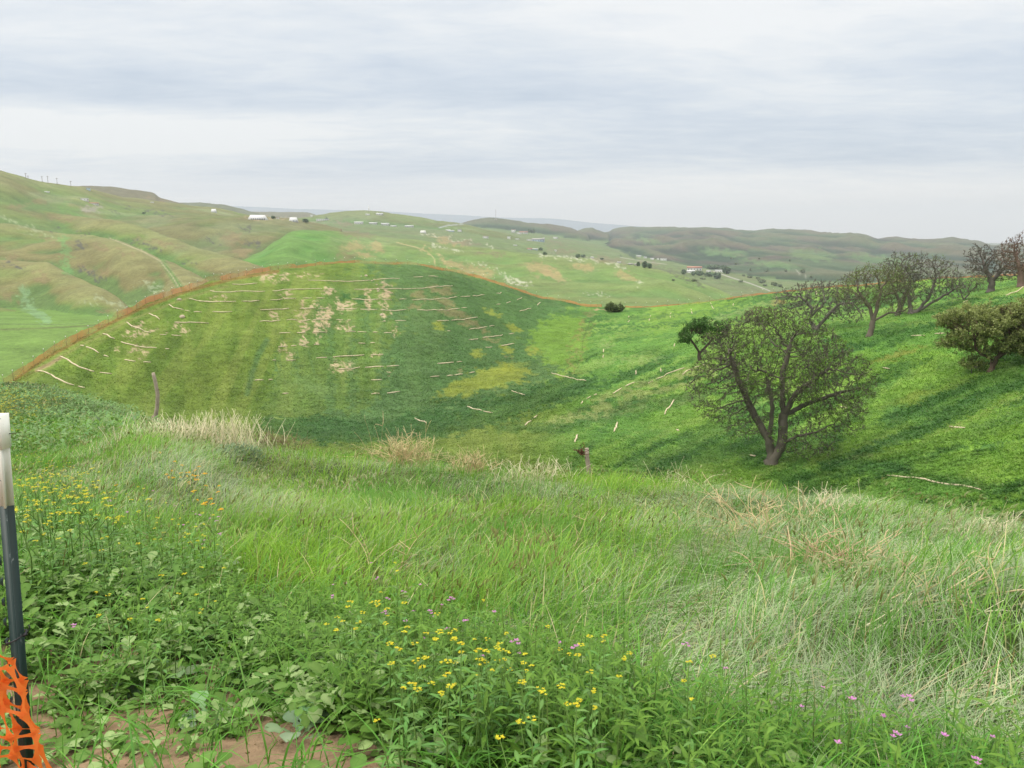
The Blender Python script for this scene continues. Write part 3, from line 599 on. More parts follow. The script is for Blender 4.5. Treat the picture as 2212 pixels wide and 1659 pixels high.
# sheet plus a small disc closing the centre
go = make_mesh('ground', keep_z, Fq, m_ground, col=COL.reshape(-1, 3), smooth=True)
ring = keep_z[:, 0, :]; cv_ = np.concatenate([ring, [[0, 0, 0.04]]]); N_ = len(ring)
pf = np.stack([np.arange(N_), np.full(N_, N_), (np.arange(N_)+1) % N_], -1)
me = go.data
tag(go, kind='structure')
# ------------------------------------------------------------------ materials
def mat_plain(name, col, rough=0.8, spec=0.3, noise=None, metal=0.0, bump=0.0):
    m = bpy.data.materials.new(name); m.use_nodes = True; t = NT(m.node_tree); b = t.n['Principled BSDF']
    b.inputs['Roughness'].default_value = rough; b.inputs['Specular IOR Level'].default_value = spec; b.inputs['Metallic'].default_value = metal
    c = tuple(float(x) for x in col)+(1,)
    if noise:
        sc, lo, hi = noise
        tc = t.node('ShaderNodeTexCoord'); n = t.noise(tc.outputs['Object'], sc, 5, 0.65)
        r = t.ramp(n, [(0.3, tuple(x*lo for x in c[:3])+(1,)), (0.7, tuple(min(1, x*hi) for x in c[:3])+(1,))]); t.link(r, b.inputs['Base Color'])
        if bump:
            bu = t.node('ShaderNodeBump'); bu.inputs['Strength'].default_value = bump; bu.inputs['Distance'].default_value = 0.02
            t.link(n, bu.inputs['Height']); t.link(bu.outputs[0], b.inputs['Normal'])
    else: b.inputs['Base Color'].default_value = c
    return m
def mat_veg(name, trans=0.35, spec=0.25, rough=0.5):
    m = bpy.data.materials.new(name); m.use_nodes = True; t = NT(m.node_tree); b = t.n['Principled BSDF']
    b.inputs['Roughness'].default_value = rough; b.inputs['Specular IOR Level'].default_value = spec
    at = t.node('ShaderNodeAttribute', attribute_name='Col'); t.link(at.outputs['Color'], b.inputs['Base Color'])
    tr = t.node('ShaderNodeBsdfTranslucent'); sc = t.vmath('MULTIPLY', at.outputs['Color']); sc.node.inputs[1].default_value = (1.0, 1.12, 0.75); t.link(sc, tr.inputs[0])
    mx = t.node('ShaderNodeMixShader'); mx.inputs[0].default_value = trans
    t.link(b.outputs[0], mx.inputs[1]); t.link(tr.outputs[0], mx.inputs[2]); t.link(mx.outputs[0], t.n['Material Output'].inputs[0])
    return m
m_grass = mat_veg('grass_blade', 0.38, 0.3, 0.45); m_leaf = mat_veg('weed_leaf', 0.25, 0.22, 0.5); m_tleaf = mat_veg('oak_leaf', 0.3, 0.25, 0.5)
m_petal = mat_veg('petal', 0.4, 0.2, 0.6); m_dry = mat_veg('dry_stalk', 0.12, 0.15, 0.8)
m_bark = mat_veg('bark', 0.0, 0.1, 0.9)

# ------------------------------------------------------------------ blades, leaves, tubes (vectorised)
class Acc:
    def __init__(s): s.v = []; s.q = []; s.t = []; s.c = []; s.n = 0
    def add(s, v, q=None, t=None, c=None):
        v = v.reshape(-1, 3); s.v.append(v.astype(np.float32))
        if q is not None and len(q): s.q.append(q.reshape(-1, 4)+s.n)
        if t is not None and len(t): s.t.append(t.reshape(-1, 3)+s.n)
        s.c.append(np.broadcast_to(c, v.shape).astype(np.float32)); s.n += len(v)
    def build(s, name, mat, parent=None, smooth=False, off=(0, 0, 0)):
        if not s.v: return None
        v = np.concatenate(s.v)-np.array(off, np.float32); f = []
        if s.q: f.append(np.concatenate(s.q))
        if s.t: f.append(np.concatenate(s.t))
        return make_mesh(name, v, f, mat, col=np.concatenate(s.c), smooth=smooth, parent=parent)
def blades(acc, P, h, w, az, lean, curl, col, segs=3, tipc=1.3, face=None):
    """curved tapering blades; lean = how far the tip goes sideways (in h), curl droops the tip"""
    n = len(P); s = np.linspace(0, 1, segs+1)[None, :]
    h = np.broadcast_to(h, n)[:, None]; w = np.broadcast_to(w, n)[:, None]; lean = np.broadcast_to(lean, n)[:, None]; curl = np.broadcast_to(curl, n)[:, None]
    out = h*lean*(s**1.6); up = h*(s*(1-0.30*np.minimum(lean, 1.5)*s) - curl*s**3)
    d = np.stack([np.cos(az), np.sin(az), np.zeros(n)], -1)[:, None, :]
    cen = P[:, None, :] + d*out[..., None]; cen[..., 2] += up
    if face is None: face = az + rng.uniform(-1.2, 1.2, n)
    sd = np.stack([-np.sin(face), np.cos(face), np.zeros(n)], -1)[:, None, :]
    ww = w*np.maximum(1-s**1.5, 0)*(0.75+0.5*np.sin(s*2.2))
    L = cen[:, :-1] - sd*ww[:, :-1, None]/2; R = cen[:, :-1] + sd*ww[:, :-1, None]/2; T = cen[:, -1:]
    V_ = np.concatenate([L, R, T], 1)     # n, 2*segs+1
    k = 2*segs+1; b = (np.arange(n)*k)[:, None]
    q = []
    for i in range(segs-1): q.append(np.concatenate([b+i, b+segs+i, b+segs+i+1, b+i+1], 1))
    tr = np.concatenate([b+segs-1, b+2*segs-1, b+2*segs], 1)
    cc = np.repeat(col[:, None, :], k, 1)
    sv = np.concatenate([s[0, :-1], s[0, :-1], [1.0]])[None, :, None]
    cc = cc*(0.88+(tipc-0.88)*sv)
    acc.add(V_, np.stack(q, 1) if q else None, tr, cc.reshape(-1, 3))
PROF = {
    'oval': ([0, .12, .3, .5, .7, .86, 1], [.06, .08, .62, 1, .92, .6, .02]),
    'lance': ([0, .15, .4, .7, 1], [.1, .55, 1, .7, .02]),
    'lyrate': ([0, .16, .26, .33, .42, .50, .58, .70, .82, .92, 1], [.05, .06, .34, .12, .46, .22, .72, 1.0, .95, .6, .05]),
    'lobed': ([0, .12, .22, .34, .44, .56, .66, .8, .9, 1], [.05, .3, .12, .62, .3, .9, .55, .85, .5, .03]),
}
def leaves(acc, P, L, W, az, pitch, droop, col, kind='oval', fold=0.25, wav=0.0):
    n = len(P); s, pw = (np.array(a, float) for a in PROF[kind]); k = len(s)
    L = np.broadcast_to(L, n)[:, None]; W = np.broadcast_to(W, n)[:, None]; pitch = np.broadcast_to(pitch, n)[:, None]; droop = np.broadcast_to(droop, n)[:, None]
    ang = pitch - droop*s[None, :]
    ds = np.diff(s, prepend=0)[None, :]
    x = np.cumsum(np.cos(ang)*ds, 1)*L; z = np.cumsum(np.sin(ang)*ds, 1)*L
    d = np.stack([np.cos(az), np.sin(az), np.zeros(n)], -1)[:, None, :]
    sd = np.stack([-np.sin(az), np.cos(az), np.zeros(n)], -1)[:, None, :]
    cen = P[:, None, :] + d*x[..., None]; cen[..., 2] += z
    ww = W*pw[None, :]/2
    wz = ww*fold + (rng.uniform(-1, 1, (n, k))*wav*W if wav else 0)
    wz2 = ww*fold + (rng.uniform(-1, 1, (n, k))*wav*W if wav else 0)
    A = cen - sd*ww[..., None]; B = cen + sd*ww[..., None]; A[..., 2] += wz; B[..., 2] += wz2
    V_ = np.stack([A, cen, B], 2)         # n,k,3,3
    b = (np.arange(n)*k*3)[:, None, None]; i = (np.arange(k-1)*3)[None, :, None]; j = np.arange(2)[None, None, :]
    a0 = b+i+j
    q = np.stack([a0, a0+1, a0+4, a0+3], -1)
    cc = np.repeat(np.repeat(col[:, None, None, :], k, 1), 3, 2).copy()
    cc[:, :, 1, :] *= np.array([1.25, 1.16, 1.25])
    acc.add(V_, q.reshape(-1, 4), None, cc.reshape(-1, 3))
def tube(acc, pts, rad, col, sides=4):
    pts = np.asarray(pts, float); rad = np.broadcast_to(rad, len(pts))
    tg = np.gradient(pts, axis=0); tg /= np.linalg.norm(tg, axis=1)[:, None]+1e-9
    ref = np.array([0.31, 0.17, 0.93]) if abs(tg[0][2]) < 0.8 else np.array([0.95, 0.2, 0.1])
    a = np.cross(tg, ref); a /= np.linalg.norm(a, axis=1)[:, None]+1e-9; b = np.cross(tg, a)
    an = np.linspace(0, 2*math.pi, sides, endpoint=False)
    V_ = pts[:, None, :] + rad[:, None, None]*(a[:, None, :]*np.cos(an)[None, :, None]+b[:, None, :]*np.sin(an)[None, :, None])
    k = len(pts); i = (np.arange(k-1)*sides)[:, None]; j = np.arange(sides)[None, :]; j2 = (j+1) % sides
    q = np.stack([i+j, i+j2, i+sides+j2, i+sides+j], -1).reshape(-1, 4)
    caps = np.stack([np.zeros(sides-2, int), np.arange(2, sides), np.arange(1, sides-1)], -1)
    e = (k-1)*sides; cape = np.stack([np.full(sides-2, e), e+np.arange(1, sides-1), e+np.arange(2, sides)], -1)
    acc.add(V_, q, np.concatenate([caps, cape]), col if np.ndim(col) == 1 else np.repeat(np.asarray(col), sides, 0))
def hit_h(u, v, h, rmin=1.2):
    th, e = uv2te(u, v); th = float(th); e = float(e)
    i = float(np.interp(th, TH, np.arange(len(TH)))); i0 = int(i); a = i-i0
    zz = Z[i0]*(1-a)+Z[i0+1]*a
    g = CAMZ+e*RR-zz-h
    ok = np.where((g <= 0) & (RR > rmin))[0]
    j = ok[0] if len(ok) else len(RR)-1
    r = RR[j] if j == 0 else RR[j-1]+(RR[j]-RR[j-1])*np.clip(g[j-1]/(g[j-1]-g[j]+1e-9), 0, 1)
    x = r*math.sin(th); y = r*math.cos(th)
    return np.array([x, y, float(ground(x, y))])
def jit(c, n, s=0.14, hs=0.06):
    c = np.broadcast_to(np.asarray(c, float), (n, 3)).copy()
    c *= rng.normal(1, s, n)[:, None].clip(0.5, 1.6); c *= rng.normal(1, hs, (n, 3)).clip(0.7, 1.3)
    return c.clip(0.004, 0.85)

# ------------------------------------------------------------------ foreground grass
def sample_fg(n, r0, r1, p=0.6, amax=36.5):
    """points in the wedge in front of the camera; area density ~ r^-p"""
    k = 2-p; q = rng.random(n); r = (r0**k+(r1**k-r0**k)*q)**(1/k)
    th = np.radians(rng.uniform(-amax, amax, n))
    x = r*np.sin(th); y = r*np.cos(th); z = ground(x, y)
    return x, y, z, r
LU = [-200, 0, 300, 500, 800, 1100, 1400, 1700, 2212, 2600]; LV = [1075, 1085, 1120, 1195, 1300, 1405, 1455, 1530, 1640, 1700]
def zone(x, y, z):
    u, v = proj(x, y, z)
    d = (fbm(x*1.1, y*1.1, 101, 3)-0.5)*130
    weed = sstep(v+d-np.interp(u, LU, LV)-70, -25, 25)
    soilm = sstep(v + (fbm(x*3, y*3, 102, 3)-0.5)*260 + np.clip(u-450, 0, 1e9)*-0.42, 1420, 1500)*weed
    pale_ = np.maximum(sstep(u+(fbm(x*.5, y*.5, 103, 3)-.5)*900, 1150, 1500)*sstep(v, 1000, 1060), sstep(-abs(u-420)+(fbm(x*.4, y*.4, 104, 3)-.5)*300, -330, -150)*(v < 1130))
    pale_ = pale_*(0.12+0.55*sstep(fbm(x*.9+4, y*.9, 105, 3), .38, .55))
    rr = np.hypot(x, y); cr_ = np.interp(u, [p[0] for p in FG], [p[2] for p in FG])
    pale_ = pale_ + .45*sstep(rr/cr_, .72, .95)*(u > 320)*sstep(fbm(x*.8, y*.8, 107, 2), .3, .5)
    pale_ = np.clip(pale_+(.22+.24*(u > 950))*(1-weed)*sstep(fbm(x*1.3+7, y*1.3, 106, 3), .45, .65), 0, .9)
    return u, v, weed, soilm, pale_
def windaz(x, y):
    return np.radians(-15)+(fbm(x*.6, y*.6, 111, 3)-0.5)*8.0
c_bright = alb(148, 190, 84, 1.05); c_green = alb(112, 162, 72, 1.05); c_pale = alb(184, 202, 158, 1.08); c_straw = alb(224, 210, 166, 1.0); c_brn = alb(150, 132, 84, 1.1); c_gray = alb(140, 166, 112, 1.05)
acc = Acc(); N = 330000
x, y, z, r = sample_fg(N, 1.7, 46, 0.95)
u, v, weed, soilm, palem = zone(x, y, z)
clump = fbm(x*2.2, y*2.2, 112, 3)
keep = (rng.random(N) > weed*0.72) & (rng.random(N) > soilm) & (r < np.interp(u, [p[0] for p in FG], [p[2] for p in FG])*1.12) & (rng.random(N) < 0.4+1.2*clump)
x, y, z, r, u, v, weed, palem, clump = (a[keep] for a in (x, y, z, r, u, v, weed, palem, clump)); n = len(x)
isp = rng.random(n) < palem
bl = sstep(fbm(x*.6+9, y*.6, 113, 3)+(rng.random(n)-.5)*.3, .42, .6)[:, None]
col = c_bright*(1-bl)+c_green*bl
ylw = ((u > 520) & (u < 1450) & (v < 1330))[:, None]; col = np.where(ylw, col*np.array([1.12, 1.06, .9]), col)
col = np.where(isp[:, None], c_pale*(.75+.5*rng.random(n))[:, None], col)
blu = (u < 330) & (v < 905); col = np.where(blu[:, None], c_gray*.9, col)
dry = rng.random(n) < (0.03+0.05*palem); col = np.where(dry[:, None], c_straw, col)
brn = rng.random(n) < 0.03; col = np.where(brn[:, None], c_brn, col)
col = col*jit(np.array([1.0, .95, 1.06]), n, .18, .05)*(.70+.60*fbm(x*1.6+3, y*1.6, 116, 3))[:, None]
h = np.where(isp, rng.uniform(.16, .38, n), rng.uniform(.14, .42, n))*(0.65+0.7*clump)*np.where(r < 4, .85, 1)
h = np.where((u < 1100) & (r < 14) & ~isp, h*.9, h)
wd = np.where(isp, .0023, .0046)*(1+0.11*r)*rng.uniform(.6, 1.3, n)
az = np.where(isp, windaz(x, y)+rng.normal(0, .8, n), windaz(x, y)*.7+rng.normal(0, 1.2, n))
lean = np.where(isp, rng.uniform(.7, 1.9, n), rng.uniform(.15, .9, n)); curl = np.where(isp, rng.uniform(.05, .35, n), rng.uniform(0, .25, n))
P = np.stack([x, y, z-.01], -1)
far_ = r > 11
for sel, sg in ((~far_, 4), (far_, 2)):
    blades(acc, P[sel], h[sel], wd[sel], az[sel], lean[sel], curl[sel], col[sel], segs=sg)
# seed heads: thicker pale or brownish tips standing over the sward
N = 26000; x, y, z, r = sample_fg(N, 2.6, 26, 0.9); u, v, weed, soilm, palem = zone(x, y, z)
hm_ = sstep(fbm(x*1.3, y*1.3, 121, 3), .5, .6)*(1-weed)
keep = rng.random(N) < hm_*.7; x, y, z, r, u, v, palem = (a[keep] for a in (x, y, z, r, u, v, palem)); n = len(x)
az = windaz(x, y)+rng.normal(0, .5, n); h = rng.uniform(.3, .5, n)
br_ = ((u > 880) & (u < 1450) & (v > 1180) & (v < 1420)) | (rng.random(n) < .2)
col = np.where(br_[:, None], alb(150, 150, 88, 1.1), alb(186, 192, 140, 1.1))*jit(np.ones(3), n, .15)
ln = rng.uniform(.25, .8, n)
base = np.stack([x, y, z], -1)
blades(acc, base, h, .002*(1+.15*r), az, ln, 0.05, np.broadcast_to(c_green, (n, 3)), segs=2)
tip = base.copy(); tip[:, 0] += np.cos(az)*h*ln*.75; tip[:, 1] += np.sin(az)*h*ln*.75; tip[:, 2] += h*.72
for _ in range(3): blades(acc, tip, rng.uniform(.05, .09, n), .006*(1+.12*r), az+rng.normal(0, .25, n), ln+rng.uniform(-.1, .5, n), .1, col, segs=2, tipc=1.1)
# broad oat-like blades in the near right corner
N = 60000; x, y, z, r = sample_fg(N, 2.0, 8, 0.7); u, v, weed, soilm, palem = zone(x, y, z)
keep = (rng.random(N) < np.clip(weed*(.12+.88*sstep(u, 850, 1500))*sstep(fbm(x*2, y*2, 131, 2), .3, .5)+.05*(1-weed), 0, 1)); x, y, z, r = (a[keep] for a in (x, y, z, r)); n = len(x)
blades(acc, np.stack([x, y, z], -1), rng.uniform(.14, .38, n), rng.uniform(.004, .010, n), rng.uniform(0, 6.3, n), rng.uniform(.3, 1.4, n), rng.uniform(.05, .5, n), jit(alb(98, 150, 56, 1.15), n, .2), segs=5)
tag(acc.build('grass', m_grass), kind='stuff')

# ------------------------------------------------------------------ low leafy weeds (ground cover)
acc = Acc()
c_w1 = alb(120, 158, 74, 1.2); c_w2 = alb(94, 140, 48, 1.25); c_w3 = alb(150, 178, 112, 1.15)
# rosettes of lobed leaves
N = 8500; x, y, z, r = sample_fg(N, 1.9, 8.5, 1.0); u, v, weed, soilm, palem = zone(x, y, z)
leafy = weed*(1-0.80*sstep(soilm, .2, .8))*np.where(u < 900, 1, .35)
cl = fbm(x*1.7, y*1.7, 141, 2)
keep = rng.random(N) < leafy*sstep(cl, .25, .42); x, y, z, r, u = (a[keep] for a in (x, y, z, r, u)); n = len(x)
for kd, cnt, L0, L1, wr in (('lyrate', 6, .05, .13, .42), ('oval', 6, .03, .075, .5), ('lobed', 5, .04, .11, .42)):
    sel = np.repeat(np.arange(n), cnt); m = len(sel); sc = np.repeat(rng.uniform(.6, 1.2, n), cnt)
    sel2 = rng.random(m) < .8; sel = sel[sel2]; sc = sc[sel2]; m = len(sel)
    L = rng.uniform(L0, L1, m)*sc
    P = np.stack([x[sel]+rng.normal(0, .03, m), y[sel]+rng.normal(0, .03, m), z[sel]+rng.uniform(.0, .13, m)*np.where(soilm[keep][sel] > .3, .25, 1)], -1)
    mixw = rng.random((m, 1)); col = (c_w1*mixw+c_w2*(1-mixw))*jit(np.ones(3), m, .12); k3 = rng.random(m) < .25; col[k3] = c_w3*rng.uniform(.8, 1.1, (k3.sum(), 1))
    leaves(acc, P, L, L*wr, rng.uniform(0, 6.283, m), rng.uniform(.15, 1.0, m), rng.uniform(.2, 1.1, m), col, kd, fold=.22, wav=.05)
# upright plants with narrow leaves
N = 9500; x, y, z, r = sample_fg(N, 2.0, 9.5, .9); u, v, weed, soilm, palem = zone(x, y, z)
cl = fbm(x*1.2+5, y*1.2, 151, 3)
ht = np.clip(.20+(v-1250)*0.0002+np.clip(u-200, 0, 900)*.00014, .16, .36)
keep = rng.random(N) < weed*(1-soilm)*sstep(cl+np.clip((u-500)/3000, 0, .2), .32, .46)*np.interp(u, [0, 350, 800, 1250, 1700], [.35, .45, .95, .75, .35])
x, y, z, r, u, ht = (a[keep] for a in (x, y, z, r, u, ht)); n = len(x); ht = ht*rng.uniform(.6, 1.25, n)
cnt = 15; sel = np.repeat(np.arange(n), cnt); m = len(sel); f_ = np.tile(np.linspace(.12, 1, cnt), n); az = np.tile(np.arange(cnt)*2.4, n)+np.repeat(rng.uniform(0, 6.28, n), cnt)+rng.normal(0, .3, m)
lx = np.repeat(rng.normal(0, .12, n), cnt)*f_*ht[sel]; ly = np.repeat(rng.normal(0, .12, n), cnt)*f_*ht[sel]
P = np.stack([x[sel]+lx, y[sel]+ly, z[sel]+f_*ht[sel]*.85], -1)
L = rng.uniform(.035, .085, m)*(1.25-.55*f_); mixw = rng.random((m, 1))
col = (alb(122, 166, 62, 1.2)*mixw+c_w2*(1-mixw))*jit(np.ones(3), m, .13)
leaves(acc, P, L, L*rng.uniform(.10, .30, m), az, rng.uniform(.25, 1.05, m), rng.uniform(.2, 1.2, m), col, 'lance', fold=.4)
blades(acc, np.stack([x, y, z], -1), ht, .006, rng.uniform(0, 6.3, n), .1, 0, jit(alb(110, 140, 74, 1.3), n), segs=3)
# small seedlings on the bare soil
N = 2600; x, y, z, r = sample_fg(N, 1.7, 4.5, .3, 36); u, v, weed, soilm, palem = zone(x, y, z)
keep = (rng.random(N) < .35*sstep(fbm(x*4, y*4, 161, 2), .45, .6)); x, y, z = (a[keep] for a in (x, y, z)); n = len(x); sel = np.repeat(np.arange(n), 5); m = len(sel)
leaves(acc, np.stack([x[sel], y[sel], z[sel]+.004], -1), rng.uniform(.015, .05, m), rng.uniform(.01, .026, m), rng.uniform(0, 6.28, m), rng.uniform(.05, .5, m), .4, jit(c_w1, m), 'oval')
# blue-green leafy growth at far left beyond the meadow
N = 9000; x, y, z, r = sample_fg(N, 20, 46, .6, 36.5); u, v = proj(x, y, z)
keep = (u < 380+rng.normal(0, 50, N)) & (fbm(x*.5, y*.5, 171, 2)+rng.random(N)*.3 > .5); x, y, z, r = (a[keep] for a in (x, y, z, r)); n = len(x); sel = np.repeat(np.arange(n), 5); m = len(sel)
leaves(acc, np.stack([x[sel]+rng.normal(0, .1, m), y[sel]+rng.normal(0, .1, m), z[sel]+rng.uniform(0, .3, m)], -1), rng.uniform(.12, .25, m), rng.uniform(.05, .10, m), rng.uniform(0, 6.28, m), rng.uniform(.2, 1.1, m), .6, jit(alb(112, 148, 84, 1.2), m), 'lance')
tag(acc.build('leafy_weeds', m_leaf), kind='stuff')
# small stones and clods on the soil
acc = Acc(); N = 900; x, y, z, r = sample_fg(N, 1.7, 4.2, .3, 36)
for i in range(N):
    s = rng.uniform(.003, .008)*(2.2 if rng.random() < .06 else 1); dv = rng.uniform(.6, 1.3, (6, 1))
    o_ = np.array([[1, 0, 0], [-1, 0, 0], [0, 1, 0], [0, -1, 0], [0, 0, .7], [0, 0, -.7]])*s*dv+np.array([x[i], y[i], z[i]+s*.3])
    acc.add(o_, None, np.array([[0, 2, 4], [2, 1, 4], [1, 3, 4], [3, 0, 4], [2, 0, 5], [1, 2, 5], [3, 1, 5], [0, 3, 5]]), jit(alb(150, 124, 96, 1.4) if rng.random() < .75 else alb(200, 190, 170, 1.4), 1)[0])
tag(acc.build('pebbles', m_bark), kind='stuff')

# ------------------------------------------------------------------ grass and leafy tufts on the near hills
vis = (EE >= EMAX-0.0004) & (GID == 0) & (RR[None, :] > 47) & (np.abs(np.degrees(TH))[:, None] < 36.6)
dE = np.diff(EE, axis=1, append=EE[:, -1:]); wgt = np.where(vis, np.maximum(dE, 2e-5)+2e-5*0, 0)
ii, jj = np.where(wgt > 0); pw = wgt[ii, jj]; pw = np.minimum(pw, np.quantile(pw, .995)); pw /= pw.sum()
N = 170000; ch = rng.choice(len(ii), N, p=pw)
rr_ = RR[jj[ch]]*np.exp((rng.random(N)-.5)*(LR[300]-LR[299])*2); tt_ = TH[ii[ch]]+(rng.random(N)-.5)*_dT*1.5
x = rr_*np.sin(tt_); y = rr_*np.cos(tt_); z = ground(x, y); gc = ground_col(x, y)
lush = np.clip((0.16-gc[:, 1])/0.10, 0, 1)      # darker cover = leafier, taller
bare = sstep(gc[:, 0]/gc[:, 1], .92, 1.05)*(gc[:, 0] > .17); keep = ~(rng.random(N) < .93*bare); x, y, z, rr_, gc, lush = (a[keep] for a in (x, y, z, rr_, gc, lush)); n = len(x)
acc = Acc(); nb_ = 3; sel = np.repeat(np.arange(n), nb_); m = len(sel)
spread = .12+.0012*rr_[sel]
P = np.stack([x[sel]+rng.normal(0, 1, m)*spread, y[sel]+rng.normal(0, 1, m)*spread, z[sel]-.02], -1)
h = (rng.uniform(.08, .2, m)+.22*lush[sel]*rng.random(m))*np.clip(110/rr_[sel], .6, 1.0)
tv = (rng.normal(1.0, .04+.09*lush, n)*(.86+.28*fbm(x/1.6, y/1.6, 181, 3))).clip(.5, 1.7)
pal = rng.random(n) < .05*(1-lush)
cc = gc*1.34*tv[:, None]*np.array([1.03, 1, 1]); cc[pal] = (cc[pal]*.5+alb(170, 182, 120)*.5)
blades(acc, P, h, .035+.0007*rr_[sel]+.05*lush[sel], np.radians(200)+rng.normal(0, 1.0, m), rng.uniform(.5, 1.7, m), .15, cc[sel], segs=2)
tag(acc.build('hillside_grass', m_grass), kind='stuff')
# ------------------------------------------------------------------ oaks (space colonisation)
def grow(seeds, attr, step, kill, infl, iters=90, r=None):
    """seeds: list of (pos, parent); returns nodes, parents"""
    r = r or rng
    pos = [np.array(s[0], float) for s in seeds]; par = [s[1] for s in seeds]
    A = attr.copy(); P_ = np.array(pos)
    d = np.linalg.norm(A[:, None, :]-P_[None], axis=2); near = d.argmin(1); dist = d.min(1)
    gj = {}
    for it in range(iters):
        if len(A) == 0: break
        act = dist < infl
        if not act.any():
            infl *= 1.4; continue
        dirs = A[act]-np.array(pos)[near[act]]; dirs /= np.linalg.norm(dirs, axis=1)[:, None]+1e-9
        ids, inv = np.unique(near[act], return_inverse=True)
        s_ = np.zeros((len(ids), 3)); np.add.at(s_, inv, dirs)
        s_ /= np.linalg.norm(s_, axis=1)[:, None]+1e-9
        s_ += r.normal(0, .33, s_.shape); s_ /= np.linalg.norm(s_, axis=1)[:, None]
        base = np.array(pos)[ids]; new = base+s_*step
        ok = np.array([gj.get(i, 0) < 3 for i in ids])
        for i in ids: gj[i] = gj.get(i, 0)+1
        new = new[ok]; ids = ids[ok]
        if len(new) == 0: break
        k0 = len(pos); pos += list(new); par += [int(i) for i in ids]
        dn = np.linalg.norm(A[:, None, :]-new[None], axis=2); m = dn.min(1); am = dn.argmin(1)+k0
        b = m < dist; dist = np.where(b, m, dist); near = np.where(b, am, near)
        keep = dist > kill; A = A[keep]; dist = dist[keep]; near = near[keep]
    return np.array(pos), np.array(par)
def tree(u, v, crowns, stems, label, cat='tree', group='oaks scattered on the green slope', name='oak_tree', natt=900, bark=(126, 120, 110), leafc=(112, 146, 70), leaf=0.3, leafn=6, leafs=.10, tr=0.16, seed=1, rbase=None, step=.28, twig=2, toplight=0.0, depth=.75, at=None):
    r_ = np.random.default_rng(seed)
    B = hit(u, v, 48 if rbase is None else rbase*.9, 300 if rbase is None else rbase*1.1) if at is None else np.array(at, float)
    R = math.hypot(B[0], B[1]); S = R/F0*math.hypot(1, (u-1106)/F0)*.98
    ax = np.array([B[1], -B[0], 0])/R          # to the right as seen from the path
    ay = np.array([B[0], B[1], 0])/R
    def W(px, pz, dep=0.0): return ax*px*S + np.array([0, 0, pz*S*1.02]) + ay*dep*S
    att = []
    vols = np.array([c[2]*c[3]*min(c[2], c[3]*1.3) for c in crowns], float); vols /= vols.sum()
    for c, f_ in zip(crowns, vols):
        k = max(25, int(natt*f_)); q = r_.normal(size=(k, 3)); q /= np.linalg.norm(q, axis=1)[:, None]; q *= r_.uniform(.25, 1, (k, 1))**(.45)
        dd = q[:, 2]*max(c[2], c[3])*depth
        att += [W(c[0]+a*c[2], c[1]+b*c[3], e) for a, b, e in zip(q[:, 0], q[:, 1], dd)]
    att = np.array(att)
    seeds = [(np.array([0, 0, -0.15]), -1)]
    for st in stems:
        pi = 0; last = np.array([0, 0, -.15])
        for k, (px, pz, dp) in enumerate(st):
            tgt = W(px, pz, dp); L = np.linalg.norm(tgt-last); nseg = max(1, int(L/step))
            # stems sharing their first points share nodes
            found = None
            for qi, (q, _) in enumerate(seeds):
                if np.linalg.norm(q-tgt) < step*.3: found = qi; break
            if found is not None: pi = found; last = tgt; continue
            for j in range(1, nseg+1):
                p = last+(tgt-last)*j/nseg + (r_.normal(0, step*.13, 3) if j < nseg else 0)
                seeds.append((p, pi)); pi = len(seeds)-1
            last = tgt
    pos, par = grow(seeds, att, step, step*1.5, step*9, r=r_)
    n = len(pos); kids = np.zeros(n, int); 
    for p in par[1:]: kids[p] += 1
    e = 2.2; rad = np.zeros(n); tipr = .00021*R
    acc_r = np.zeros(n)
    for i in range(n-1, -1, -1):
        rad[i] = max(tipr, acc_r[i]**(1/e)) if acc_r[i] > 0 else tipr
        if par[i] >= 0: acc_r[par[i]] += rad[i]**e
    # children may have lower index than created order is monotone, fine
    trr = tr*S*10; rad = np.where(rad > tipr*2, tipr*2+(rad-tipr*2)*(trr-tipr*2)/max(rad.max()-tipr*2, 1e-3), rad); rad = np.maximum(rad, tipr)
    hgt = np.maximum(pos[:, 2], 0); rad = rad*(1+.35*np.exp(-hgt/(.35)))*np.where(np.arange(n) < 1, 1.15, 1)
    # chains
    aT = Acc(); aB = Acc(); done = np.zeros(n, bool)
    ch = [[] for _ in range(n)]
    for i in range(1, n): ch[par[i]].append(i)
    bc = alb(*bark, 1.4)
    stack = [(0, None)]
    while stack:
        s0, pv = stack.pop()
        chain = [] if pv is None else [pv]
        i = s0
        while True:
            chain.append(i)
            if not ch[i]: break
            o_ = sorted(ch[i], key=lambda k: -rad[k])
            for k in o_[1:]: stack.append((k, i))
            i = o_[0]
        pts = pos[chain]; rd = rad[chain].copy()
        if pv is not None: rd[0] = min(rd[0], rd[1]*1.15)
        if len(chain) < 2: continue
        big = rd.max() > max(.055, tipr*3)
        cc = bc*(0.85+.3*vnoise(pts[:, 0]*6+seed, pts[:, 2]*4, 5)[:, None])
        if not big: cc = cc*1.08
        tube(aT if big else aB, pts, rd, cc, 7 if big else 3)
    # crooked twigs on the fine ends
    fine = np.where(rad < tipr*2.4)[0]; tw = []
    for _ in range(twig):
        st = fine[r_.random(len(fine)) < .95]
        d = r_.normal(size=(len(st), 3)); d[:, 2] += .35; par_d = pos[st]-pos[np.maximum(par[st], 0)]; d = d*.55+par_d/(np.linalg.norm(par_d, axis=1)[:, None]+1e-9)
        d /= np.linalg.norm(d, axis=1)[:, None]; L = r_.uniform(.18, .5, len(st))[:, None]*step/.28
        p0 = pos[st]; p1 = p0+d*L*.5+r_.normal(0, .04, d.shape); p2 = p1+(d+r_.normal(0, .45, d.shape))*L*.5
        side = np.cross(d, np.array([.3, .2, .9])); side /= np.linalg.norm(side, axis=1)[:, None]+1e-9
        w0 = .00021*R
